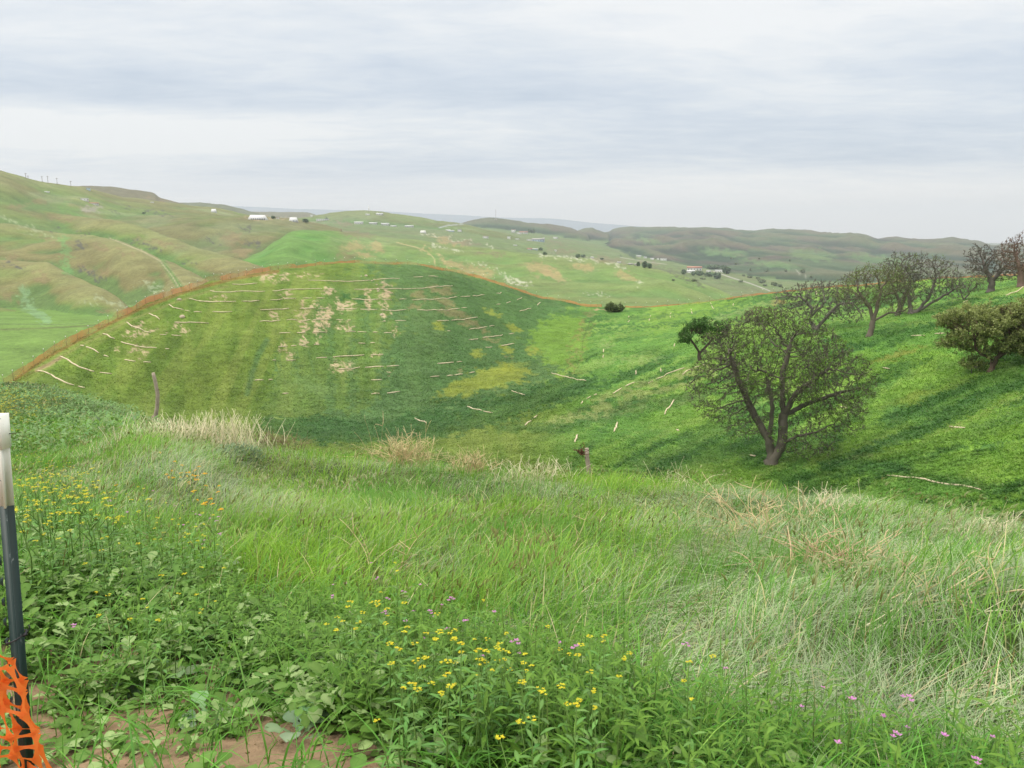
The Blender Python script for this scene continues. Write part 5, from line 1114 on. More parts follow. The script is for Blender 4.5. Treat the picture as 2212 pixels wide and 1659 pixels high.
# the post axis: passes through pixel (-14, 895) at its top and (54, 1659) lower down
PX, PY = -1.372, 2.02
pz0 = float(ground(PX, PY)); root = empty('fence_post', (PX, PY, pz0)); root.rotation_euler = (0, math.radians(2.0), math.radians(24)); tag(root, 'dark green steel fence post with white painted tip at the left edge', 'post')
th_, e_ = uv2te(0, 895); HT = CAMZ+float(e_)*math.hypot(PX, PY)-pz0
def prism(sec, z0, z1):
    s = np.array(sec); k = len(s); V_ = np.concatenate([np.c_[s, np.full(k, z0)], np.c_[s, np.full(k, z1)]]); i = np.arange(k); j = (i+1) % k
    return V_, np.stack([i, j, k+j, k+i], -1), k
tsec = [(-.020, 0), (-.020, -.004), (-.003, -.006), (-.003, -.030), (.003, -.030), (.003, -.006), (.020, -.004), (.020, 0), (.014, .003), (.004, .005), (-.004, .005), (-.014, .003)]
tsec = [(x_*.86, y_*.9) for x_, y_ in tsec]
def tpart(name, sec, z0, z1, m):
    V_, q, k = prism(sec, z0, z1); c0 = len(V_); V_ = np.concatenate([V_, [[0, -.003, z0], [0, -.003, z1]]]); i = np.arange(k); j = (i+1) % k
    return make_mesh(name, V_, [q, np.concatenate([np.stack([j, i, np.full(k, c0)], -1), np.stack([k+i, k+j, np.full(k, c0+1)], -1)])], m, parent=root)
zw = CAMZ+float(uv2te(20, 1089)[1])*math.hypot(PX, PY)-pz0
tpart('post_body', tsec, -.2, zw, m_green)
tpart('white_tip', [(x_*1.03, y_*1.03) for x_, y_ in tsec], zw, HT-.002, m_white)
tpart('tip_cap', [(-.0205, .007), (-.0205, -.009), (-.006, -.031), (.006, -.031), (.0205, -.009), (.0205, .007)], HT-.085, HT+.004, m_white)
for k in range(15):
    a = Acc(); zc = .06+k*.058
    a.add(np.array([[-.022, .001, zc], [-.022, -.004, zc], [-.029, -.003, zc+.006], [-.029, .003, zc+.006], [-.029, -.003, zc+.020], [-.029, .003, zc+.020], [-.022, .001, zc+.026], [-.022, -.004, zc+.026]]), np.array([[0, 1, 2, 3], [3, 2, 4, 5], [5, 4, 7, 6]]), np.array([[1, 7, 4], [1, 4, 2], [0, 3, 5], [0, 5, 6]]), np.ones(3))
    if zc < zw-.03: a.build('stud', m_green, root)
def zof(v): return CAMZ+float(uv2te(30, v)[1])*math.hypot(PX, PY)-pz0
def tie(z0, tail, nm='cable_tie'):
    a = Acc(); ang = np.linspace(0, 2*math.pi, 17); tube(a, np.c_[np.cos(ang)*.0245, np.sin(ang)*.022-.008, z0+.012*np.cos(ang)], .0022, np.ones(3), 5)
    if tail: tube(a, tail, .0018, np.ones(3), 5); tube(a, [[.018, -.026, z0+.008], [.027, -.026, z0+.012]], .005, np.ones(3), 5)
    a.build(nm, m_tie, root)
z1 = zof(1372); tie(z1, [[.022, -.024, z1+.008], [.030, -.022, z1+.016], [.034, -.02, z1+.028], [.030, -.018, z1+.034]])
z2 = zof(931); a = Acc(); tube(a, [[.018, -.01, z2], [.03, -.012, z2+.001], [.048, -.014, z2+.002]], np.array([.0012, .0010, .0004]), np.ones(3), 4); a.build('tie_tail', m_tie, root)
# crumpled orange netting hanging on the post
root2 = empty('orange_netting', (PX, PY, pz0)); root2.rotation_euler = (0, math.radians(2.0), math.radians(24)); tag(root2, 'bright orange plastic safety netting bunched around the green steel post', 'netting')
a = Acc(); ztop = zof(1366)
NX, NZ = 6, 11
for layer in range(2):
    G = np.zeros((NX, NZ, 3))
    for i in range(NX):
        for j in range(NZ):
            fi = i/(NX-1); zz = ztop-.01-j*.070-.05*fi-.006*layer; xx = -.24*(1-fi)+fi*(-.012+.012*j)
            G[i, j] = (xx+(j % 2)*.012+rng.normal(0, .004), -.040-.022*layer+.012*math.sin(i*1.7+layer*2+j*.35)+rng.normal(0, .005), zz+rng.normal(0, .007))
    def ribbon(p, q, w0, wm):
        d = q-p; L = np.linalg.norm(d)+1e-9; d = d/L; sd = np.cross(d, [0.1, 1, .1]); sd /= np.linalg.norm(sd); ns = 6; s = np.linspace(0, 1, ns)
        ww = wm+(w0-wm)*(np.abs(2*s-1)**2.2); c = p[None]+(q-p)[None]*s[:, None]; c[:, 1] += -.006*np.sin(s*math.pi)*rng.uniform(-1, 1)
        tw = rng.uniform(-.9, .9); nrm = np.cross(sd, d); sv = sd[None]*np.cos(tw*np.sin(s*math.pi))[:, None]+nrm[None]*np.sin(tw*np.sin(s*math.pi))[:, None]
        V_ = np.stack([c-sv*ww[:, None]/2, c+sv*ww[:, None]/2], 1).reshape(-1, 3); k = np.arange(ns-1)*2; a.add(V_, np.stack([k, k+1, k+3, k+2], -1), None, np.ones(3))
    for i in range(NX):
        for j in range(NZ):
            if j+1 < NZ: ribbon(G[i, j], G[i, j+1], .026, .008)
            if i+1 < NX: ribbon(G[i, j], G[i+1, j], .024, .008)
a.build('net_strands', m_or, root2)

# ------------------------------------------------------------------ dead brush and straw clumps standing in the meadow
c_dead = alb(222, 202, 158, 1.0); c_wh = alb(236, 224, 190, .95)
def brush(u, v, n, hgt, spread, label, name='dead_brush', cat='dead brush', crook=.5, rad=.004, col=c_dead, lean=(0, 0), branch=.5, grp='clumps of dead brush in the meadow', rmax=60, prone=0.0):
    B = hit(u, v, 2.2, rmax); R = math.hypot(B[0], B[1]); S = R/F0; a = Acc()
    for k in range(int(n*1.5) if n > 20 else n):
        p = np.array([rng.normal(0, spread*S*.35), rng.normal(0, spread*S*.12), .0]); az_ = rng.uniform(0, 6.28)
        d = np.array([math.cos(az_)*rng.uniform(0, .8)+lean[0], math.sin(az_)*.5, 1.0-prone*rng.random()]); d /= np.linalg.norm(d)
        L = hgt*1.45*S*rng.uniform(.5, 1.1); ns = 9; pts = [p.copy()]; bend = rng.normal(0, .34, 3)*crook
        for j in range(ns): d = d+bend+rng.normal(0, .12, 3)*crook+np.array([lean[0]*.12, 0, -prone*.10*(pts[-1][2] > .28)]); d /= np.linalg.norm(d); pts.append(pts[-1]+d*L/ns)
        pts = np.array(pts); c = col*rng.uniform(.75, 1.12); tube(a, pts, np.linspace(rad*1.15, rad*.45, ns+1)*rng.uniform(.7, 1.2), c, 3)
        if rng.random() < branch:
            for _ in range(rng.integers(1, 4)):
                s = rng.integers(3, ns-1); d2 = rng.normal(0, .6, 3); d2[2] = abs(d2[2])+.2; d2 /= np.linalg.norm(d2); q = [pts[s]]; b2 = rng.normal(0, .2, 3)*crook
                for j in range(5): d2 = d2+b2+rng.normal(0, .12, 3); d2 /= np.linalg.norm(d2); q.append(q[-1]+d2*L*.06*rng.uniform(.7, 1.3))
                tube(a, q, np.linspace(rad*1.1, rad*.5, 6), c, 3)
    o = a.build(name, m_dry); o.location = tuple(B); tag(o, label, cat, grp); return o
brush(882, 1012, 75, 70, 70, 'pale dead brush with long curling stalks rising above the meadow crest, beside the swale', crook=.55, rad=.006)
brush(838, 1008, 8, 95, 60, 'few tall lone dead stalks left of the long-stalked brush', crook=.8, rad=.005)
brush(1018, 1030, 80, 48, 60, 'dense low dead brush between the long-stalked brush and the wooden post', crook=.4, rad=.0055)
brush(1165, 1046, 90, 46, 110, 'upright straw-coloured stalks left of the short wooden post', crook=.22, rad=.005, branch=.2, col=c_wh)
brush(440, 968, 330, 52, 190, 'big whitish clump of upright dry straw at the meadow edge', 'straw_clump', 'dry straw', crook=.10, rad=.006, branch=.0, col=c_wh)
brush(380, 962, 110, 36, 150, 'thin whitish straw right beside the tall wooden post', 'straw_clump', 'dry straw', crook=.12, rad=.006, branch=.0, col=c_wh)
brush(600, 975, 70, 40, 110, 'brownish dead thistle stalks right of the grey-green bush', crook=.3, rad=.005, col=alb(168, 150, 118, 1.25))
brush(1600, 1160, 26, 120, 120, 'long curling dead branches sprawling in the grass, left of the two tangles', crook=.75, rad=.0052, lean=(-.4, 0), prone=.9)
brush(1690, 1140, 34, 70, 120, 'wiry dead tangle at the crest below the large oak', crook=.8, rad=.0045, prone=.5)
brush(1790, 1120, 40, 56, 110, 'bleached dead tangle right of the wiry one at the crest', crook=.6, rad=.0045, prone=.5, col=c_wh)
brush(1800, 1235, 46, 95, 120, 'reddish dead brush heap lying in the near meadow', crook=.6, rad=.0042, prone=.8, lean=(.1, 0), col=alb(220, 192, 156, 1.0))
brush(1985, 1300, 16, 130, 150, 'few long dead stalks lying down to the right of the reddish heap', crook=.35, rad=.0042, prone=1.1, lean=(.8, 0))
brush(1905, 1360, 9, 110, 160, 'thin bleached stems flattened in grass below the reddish heap', crook=.3, rad=.0034, prone=1.1, lean=(.9, 0), col=c_wh)
brush(2130, 1160, 60, 40, 140, 'bleached low straw at the crest near the right edge', crook=.4, rad=.004, prone=.5, col=c_wh)
brush(800, 1235, 4, 105, 20, 'single upright dead twig pair in the middle of the meadow', crook=.25, rad=.0036)
brush(862, 1240, 6, 100, 16, 'slanting dead twigs right of the upright pair in the meadow', crook=.25, rad=.004, lean=(.35, 0))
brush(1205, 1195, 6, 90, 50, 'arched thin dead stems in the bright grass of mid meadow', crook=.6, rad=.0032, lean=(-.4, 0), prone=.8)
brush(1460, 1058, 30, 44, 130, 'sparse pale stems along the crest right of the short wooden post', crook=.3, rad=.004, branch=.1, col=c_wh)
brush(2060, 1500, 10, 120, 130, 'pale flattened stems in grass at lower right edge', crook=.35, rad=.003, prone=1.1, lean=(.8, 0), col=c_wh)
# grey-green low bush in front of the straw clump
def leafbush(u, v, ru, rv, n, label, col, L, name='bush', cat='bush', rmax=60):
    B = hit(u, v, 3, rmax); S = math.hypot(B[0], B[1])/F0; a = Acc()
    q = rng.normal(size=(n, 3)); q /= np.linalg.norm(q, axis=1)[:, None]; q *= rng.uniform(.5, 1, (n, 1))**.5; q[:, 2] = abs(q[:, 2])
    P = q*np.array([ru*S, ru*S*.7, rv*S*1.6]); P[:, 2] -= .02
    leaves(a, P, rng.uniform(.6, 1.2, n)*L, rng.uniform(.3, .45, n)*L, np.arctan2(q[:, 1], q[:, 0])+rng.normal(0, .7, n), rng.uniform(.1, 1.2, n), .5, jit(col, n), 'oval')
    r_ = empty(name, tuple(B)); tag(r_, label, cat); a.build('foliage', m_leaf, r_)
    a = Acc()
    for k in range(14): tube(a, [[0, 0, -.03], P[k]*.5+rng.normal(0, .02, 3), P[k]*.95], .006, alb(110, 100, 80, 1.3), 3)
    a.build('stems', m_dry, r_)
leafbush(508, 993, 62, 22, 1500, 'low grey-green leafy bush in front of the whitish straw', alb(112, 138, 100, 1.2), .055)
# weathered log at the meadow edge
B = hit(716, 958, 3, 60); lg = Acc(); S = math.hypot(B[0], B[1])/F0
tube(lg, [[-14*S, 0, .02], [-4*S, 0, .06], [6*S, 0, .05], [18*S, .02, .0]], np.array([.05, .07, .075, .04]), alb(170, 142, 112, 1.3), 7)
o = lg.build('log', m_bark, smooth=True); o.location = tuple(B); tag(o, 'small weathered chunk of wood on the meadow crest, left of the dead stalks', 'log')

# ------------------------------------------------------------------ flowering plants
def cluster(a, c, n, R, ps, col):
    """n small four-petalled flowers in a dome round c"""
    q = rng.normal(size=(n, 3)); q /= np.linalg.norm(q, axis=1)[:, None]; q[:, 2] = abs(q[:, 2])*.6; c = c+q*R
    k = n*4; ang = np.tile(np.arange(4)*math.pi/2, n)+np.repeat(rng.uniform(0, 1.5, n), 4); cc = np.repeat(c, 4, 0)
    d = np.stack([np.cos(ang), np.sin(ang), np.full(k, .35)], -1); s = np.stack([-np.sin(ang), np.cos(ang), np.zeros(k)], -1)
    V_ = np.stack([cc, cc+d*ps*.6-s*ps*.42, cc+d*ps*1.1, cc+d*ps*.6+s*ps*.42], 1)
    a.add(V_, (np.arange(k)*4)[:, None]+np.arange(4)[None], None, np.repeat(jit(col, k, .10), 4, 0))
c_yel = alb(242, 226, 64, 1.2); c_pur = alb(226, 150, 214, 1.1); c_ora = alb(246, 178, 40, 1.0)
def mustard(seed, h, nh):
    a = Acc(); tops = []; st = alb(112, 146, 70, 1.2)
    main = [[0, 0, 0], [rng.normal(0, .01), rng.normal(0, .01), h*.5], [rng.normal(0, .02), rng.normal(0, .02), h]]; tube(a, main, np.array([.0028, .0022, .0012]), st, 4); tops.append(np.array(main[-1]))
    for k in range(nh-1):
        z_ = h*rng.uniform(.45, .8); az_ = rng.uniform(0, 6.28); L = h*rng.uniform(.18, .4); p = np.array([0, 0, z_]); t_ = p+np.array([math.cos(az_)*L*.55, math.sin(az_)*L*.55, L*.85]); t_[2] = min(t_[2], h*1.02); tube(a, [p, (p+t_)/2+np.array([math.cos(az_)*.01, math.sin(az_)*.01, 0]), t_], np.array([.0016, .0013, .0009]), st, 3); tops.append(t_)
    nl = 12; f_ = np.linspace(.15, .85, nl); leaves(a, np.stack([f_*0, f_*0, f_*h], -1), .065*(1.2-f_*.7), .012*np.ones(nl), np.arange(nl)*2.4, .6, .7, jit(alb(104, 148, 72, 1.25), nl), 'lance')
    ml = a.build('stem', m_leaf, None); hs_ = []
    for tp_ in tops:
        b = Acc(); cluster(b, tp_, int(rng.integers(4, 9)), .009, .0045, c_yel); mf_ = b.build('flower_head', m_petal, None); C.objects.unlink(mf_); hs_.append(mf_.data)
    C.objects.unlink(ml); return ml.data, hs_, h
VB = [mustard(20+i, .38, 5) for i in range(3)]
VM = [mustard(i, h, nh) for i, (h, nh) in enumerate([(.34, 1), (.38, 1), (.32, 1), (.42, 2), (.36, 1), (.35, 2)])]
def simple(h, col, n, R, ps, hd='blossom'):
    a = Acc(); tube(a, [[0, 0, 0], [.01, .005, h*.55], [.004, -.008, h]], np.array([.0018, .0014, .001]), alb(110, 140, 80, 1.2), 3)
    leaves(a, np.array([[0, 0, h*.3], [0, 0, h*.5], [0, 0, h*.15]]), .05, .02, np.array([.5, 2.6, 4.4]), .6, .6, jit(alb(104, 142, 76, 1.25), 3), 'lance')
    ml = a.build('stem', m_leaf, None); b = Acc(); cluster(b, np.array([.004, -.008, h]), n, R, ps, col); mf_ = b.build(hd, m_petal, None); C.objects.unlink(ml); C.objects.unlink(mf_); return ml.data, mf_.data, h
VP = [simple(.24, c_pur, 2, .008, .009), simple(.28, c_pur, 3, .012, .009), simple(.2, c_pur, 1, .004, .010)]
VO = [simple(.30, c_ora, 4, .012, .010), simple(.34, c_ora, 6, .016, .010)]
def put(V_, u, v, name, label, cat, group, sc=1.0, part='flower_head'):
    ml, mf_, h = V_; s = sc*rng.uniform(.85, 1.15); B = hit_h(u, v, h*s)
    r_ = empty(name, tuple(B), rng.uniform(0, 6.28)); r_.scale = (s, s, s); tag(r_, label, cat, group)
    for nm, me_ in [('stem', ml)]+[(part, q) for q in (mf_ if isinstance(mf_, list) else [mf_])]: o = bpy.data.objects.new(nm, me_); C.objects.link(o); o.parent = r_
Y8 = [(410,95),(432,150),(310,255),(175,315),(265,315),(310,325),(200,345),(350,315),(478,327),(340,350),(370,390),(75,400),(112,445),(160,420),(200,475),(470,450),(462,490),(660,380),(910,320),(415,510),(380,540),(620,500),(645,535),(530,555),(735,525),(740,560),(770,515),(795,540),(890,535),(955,528),(1010,505),(1090,545),(1290,450),(450,603),(560,645),(530,662),(490,690),(710,695),(815,620),(865,600),(905,655),(950,665),(980,650),(1010,605),(1040,610),(1065,635),(920,680),(770,665),(1195,630),(1170,660),(1565,530),(1615,515),(1630,545),(1385,590),(1430,595),(1745,608),(1805,600),(2180,665),(995,722),(1090,710),(1130,740),(1185,717),(1180,765),(680,748),(900,740),(1565,722),(1805,770),(1565,795),(2145,780),(550,808),(470,830),(1270,828),(645,903),(365,985),(1425,935),(1485,897),(1580,945),(1225,1000),(1140,1135),(2180,930),(930,635)]
YA = [(290,605),(362,695),(390,735),(300,748),(125,772),(315,845),(500,815),(620,832),(885,838),(855,900),(715,890),(745,925),(430,885),(460,860),(535,875),(620,900),(400,910),(310,950),(170,900),(270,985),(480,970),(520,940),(600,940),(680,970),(340,990),(860,1005),(390,1030),(160,1010),(240,1050),(330,1070),(560,1055),(640,1050),(720,1005),(790,1055),(590,1100),(650,1065),(710,1080),(510,1075),(380,1060),(130,1180),(205,1255),(330,1238),(465,1185),(490,1143),(655,1150),(840,1155),(920,1150),(990,1172),(840,1228),(1030,1105),(1355,1080)]
YB = [(1245,1128),(1325,1140),(1195,1160),(1270,1190),(1315,1190),(1010,1238),(1550,1230),(1735,1250),(1400,1245),(1280,1300),(1325,1310),(1405,1340),(1180,1340),(1220,1350),(1160,1410),(1510,1365),(1700,1370),(1780,1400),(1820,1430),(1885,1410),(1670,1425),(440,1355),(915,1365),(1050,1365),(465,1475),(430,1490),(625,1480),(370,1580),(1455,1460),(1555,1495),(1590,1545),(1720,1530),(1820,1510),(1900,1530),(1935,1540),(1800,1590),(1000,1565),(1095,1590),(1330,1590),(2015,1325),(2065,1610),(960,1665),(890,1570),(1840,1840),(2100,1845),(1565,1910),(910,2075),(1030,2090),(1405,2150),(1385,2240),(1200,2315),(1715,2085),(2055,2150),(1915,2225),(1505,2380)]
def K(x, y): return (.22785*x, 810+.22785*y)
def L8(x, y): return (702+.3662*x, 1188+.3662*y)
q_ = 0
for lst, fn, lab, grp in [(Y8, L8, 'slender yellow-flowered mustard stalk among narrow-leaved weeds, bottom centre', 'yellow mustard stalks bottom centre'), (YA, K, 'yellow-flowered mustard stalk in the crowded patch beside the white post tip', 'yellow mustard stalks by the white post tip'), (YB, K, 'yellow-flowered mustard stalk scattered over the leafy weeds, lower left', 'yellow mustard stalks lower left')]:
    for x_, y_ in lst: put(VB[q_ % 3] if lst is YA else VM[q_ % 6], *fn(x_, y_), 'mustard_plant', lab, 'wildflower', grp, 1.0 if lst is not YA else 1.25); q_ += 1
PU = [L8(x_, y_) for x_, y_ in [(275,80),(312,172),(45,210),(118,200),(45,275),(65,323),(143,372),(360,290),(490,298),(545,322),(363,372),(480,382),(515,365),(612,365),(640,395),(690,325),(747,288),(1007,370),(715,472),(817,430),(585,530),(925,628),(1140,545),(1135,615),(1383,553),(1477,583),(2122,556),(470,427),(450,250),(562,210)]]
PU3 = [(1837,1510),(1968,1510),(1733,1530),(1910,1548),(1935,1585),(1960,1570),(2040,1592),(2117,1648),(2140,1590),(1570,1447),(1480,1392),(1807,1608),(1780,1488)]
PU2 = [K(x_, y_) for x_, y_ in [(235,718),(245,780),(690,830),(1445,1103),(1050,1195),(1435,1265),(1655,1245),(1215,1305),(1825,1297),(1850,1325),(1885,1330),(2000,1360),(2075,1350),(2045,1390),(1855,1415),(1745,1425),(2100,1515),(1910,1610),(1945,1570),(690,2377)]]
for lst, lab, grp in [(PU, 'small pink wildflower among the bottom-centre mustard stalks', 'pink wildflowers bottom centre'), (PU2, 'small pink wildflower in the left part of the meadow', 'pink wildflowers left'), (PU3, 'small pink wildflower in the broad grass at lower right', 'pink wildflowers lower right')]:
    for i, (u_, v_) in enumerate(lst): put(VP[i % 3], u_, v_, 'pink_wildflower', lab, 'wildflower', grp, 1.0, 'blossom')
for i, (x_, y_) in enumerate([(1515,740),(1660,822),(1715,862),(1890,872),(1630,910),(1710,935),(1860,908),(1575,948),(1600,975),(1640,980),(1705,975),(1790,930),(1820,960),(1860,960),(1925,945),(1945,940),(1770,965),(1860,1000),(1800,1020),(2080,1055),(1940,1055),(1830,1110),(2080,1115),(1095,1050),(1870,1190),(1930,1230),(1970,1210),(2000,1180),(2030,1230),(2100,1280),(1790,1040)]):
    put(VO[i % 2], *K(x_, y_), 'orange_wildflower', 'small orange wildflower in the meadow grass below the grey-green bush', 'wildflower', 'orange wildflowers in the meadow', 1.1, 'blossom')
# hazy yellow bloom at the far left of the meadow, too many to count
a = Acc(); n = 1500; uu = np.abs(rng.normal(0, 60, n)); vv = 868+rng.normal(0, 20, n)
for u_, v_ in zip(uu[:260], vv[:260]): cluster(a, hit_h(u_, v_, .4)+np.array([0, 0, .4+rng.uniform(-.05, .1)]), 3, .05, .022, c_yel*.8)
tag(a.build('yellow_bloom', m_petal), kind='stuff')
# pale cream flower above the straw clump
put((VO[0][0], VO[0][1], .34), 798*.0+430, 898, 'cream_wildflower', 'lone cream wildflower above the whitish straw clump', 'wildflower', None, 1.6, 'blossom')
# large-leaved radish plants
def radish(u, v, n, L, lab, up=.7):
    B = hit(u, v, 1.8, 12); a = Acc()
    leaves(a, rng.normal(0, .012, (n, 3))*np.array([1, 1, .2]), rng.uniform(.75, 1.15, n)*L, L*.52, np.arange(n)*2.4+rng.uniform(0, 6), rng.uniform(up-.3, up+.4, n), rng.uniform(.5, 1.1, n), jit(alb(134, 164, 120, 1.25), n, .06), 'lyrate', fold=.2, wav=.05)
    o = a.build('radish_plant', m_leaf, smooth=True); o.location = tuple(B); tag(o, lab, 'weed', 'large-leaved radish plants')
for u_, v_, n, L, lab in [(722, 1500, 6, .20, 'radish plant with big wrinkled grey-green leaves in front of the soil patch, bottom centre-left'), (720, 1535, 5, .15, 'lower big-leaved radish plant under the wrinkled one'), (1335, 1625, 6, .13, 'round-leaved radish plant at the bottom edge right of centre'), (960, 1620, 5, .13, 'pale broad-leaved plant at the bottom edge centre'), (460, 1240, 6, .17, 'big-leaved radish plant amid mustard stalks, middle left'), (150, 1130, 7, .18, 'big-leaved radish plant in the left patch near the post'), (200, 1160, 6, .16, 'pale big-leaved radish plant right of the left-patch one'), (350, 1480, 7, .16, 'radish plant at the edge of the lower bare soil'), (560, 1450, 6, .16, 'radish plant above the middle soil patch'), (240, 1510, 5, .12, 'sprawling radish plant on bare soil near the netting'), (440, 1560, 6, .13, 'radish plant between the two bare soil patches'), (640, 1590, 6, .14, 'radish plant at bottom edge left of centre')]: radish(u_, v_, n, L, lab)

# ------------------------------------------------------------------ distant buildings, bushes, poles
m_wall = mat_plain('pale_wall', (.62, .62, .58), .8, .2); m_roofw = mat_plain('white_roof', (.66, .66, .65), .6, .2); m_roofg = mat_plain('grey_roof', (.40, .38, .36), .8, .2); m_roofr = mat_plain('reddish_roof', (.42, .22, .16), .8, .2); m_win = mat_plain('dark_opening', (.06, .07, .08), .4, .4); m_blue = mat_plain('bluish_wall', (.42, .52, .58), .6, .3)
def boxm(x0, x1, y0, y1, z0, z1):
    V_ = np.array([[x, y, z_] for z_ in (z0, z1) for x, y in ((x0, y0), (x1, y0), (x1, y1), (x0, y1))]); return V_, np.array([[0, 3, 2, 1], [4, 5, 6, 7], [0, 1, 5, 4], [1, 2, 6, 5], [2, 3, 7, 6], [3, 0, 4, 7]])
def facing(u, v, rmin, rmax=1e9):
    B = hit(u, v, rmin, rmax); R = math.hypot(B[0], B[1]); return B, R, R/F0, -math.atan2(B[0], B[1])
def building(u, v, w, h, label, kind='gable', wall=None, roof=None, rmin=900, nwin=4, dep=.7):
    B, R, S, rz = facing(u, v, rmin); W_ = w*S/2; H_ = h*S; D = max(W_*2*dep, 6); rt = empty('building', tuple(B), rz); tag(rt, label, 'building', 'far buildings on the plateau')
    a = Acc()
    if kind == 'bunker':       # splayed white face against an earth bank
        t_ = .68; V_ = np.array([[-W_, 0, -1], [W_, 0, -1], [W_*t_, H_*.6, H_], [-W_*t_, H_*.6, H_], [-W_, D, -1], [W_, D, -1], [W_*t_, D, H_], [-W_*t_, D, H_]]); a.add(V_, np.array([[0, 1, 2, 3], [1, 5, 6, 2], [5, 4, 7, 6], [4, 0, 3, 7], [3, 2, 6, 7], [0, 4, 5, 1]]), None, np.ones(3)); a.build('wall', wall or m_roofw, rt)
        a = Acc()
        for k in range(nwin): x_ = -W_*.6+k*W_*1.2/max(nwin-1, 1); V_, q = boxm(x_-W_*.035, x_+W_*.035, -.4, .3, 0, H_*.32); a.add(V_, q, None, np.ones(3))
        if nwin: a.build('doors', m_win, rt)
        return
    wh = H_*(.62 if kind != 'flat' else .9); V_, q = boxm(-W_, W_, 0, D, -3, wh); a.add(V_, q, None, np.ones(3)); a.build('wall', wall or m_wall, rt)
    a = Acc()
    if kind == 'flat': V_, q = boxm(-W_-.5, W_+.5, -.5, D+.5, wh, H_); a.add(V_, q, None, np.ones(3))
    else:
        o_ = .8; V_ = np.array([[-W_-o_, -o_, wh], [W_+o_, -o_, wh], [W_+o_, D+o_, wh], [-W_-o_, D+o_, wh], [-W_-o_, D/2, H_], [W_+o_, D/2, H_]]); a.add(V_, np.array([[0, 1, 5, 4], [2, 3, 4, 5], [0, 3, 2, 1]]), np.array([[0, 4, 3], [1, 2, 5]]), np.ones(3))
    a.build('roof', roof or m_roofg, rt)
    for k in range(nwin):
        x_ = -W_*.8+k*W_*1.6/max(nwin-1, 1); V_, q = boxm(x_-W_*.06, x_+W_*.06, -.25, .1, wh*.3, wh*.7); a = Acc(); a.add(V_, q, None, np.ones(3)); a.build('window', m_win, rt)
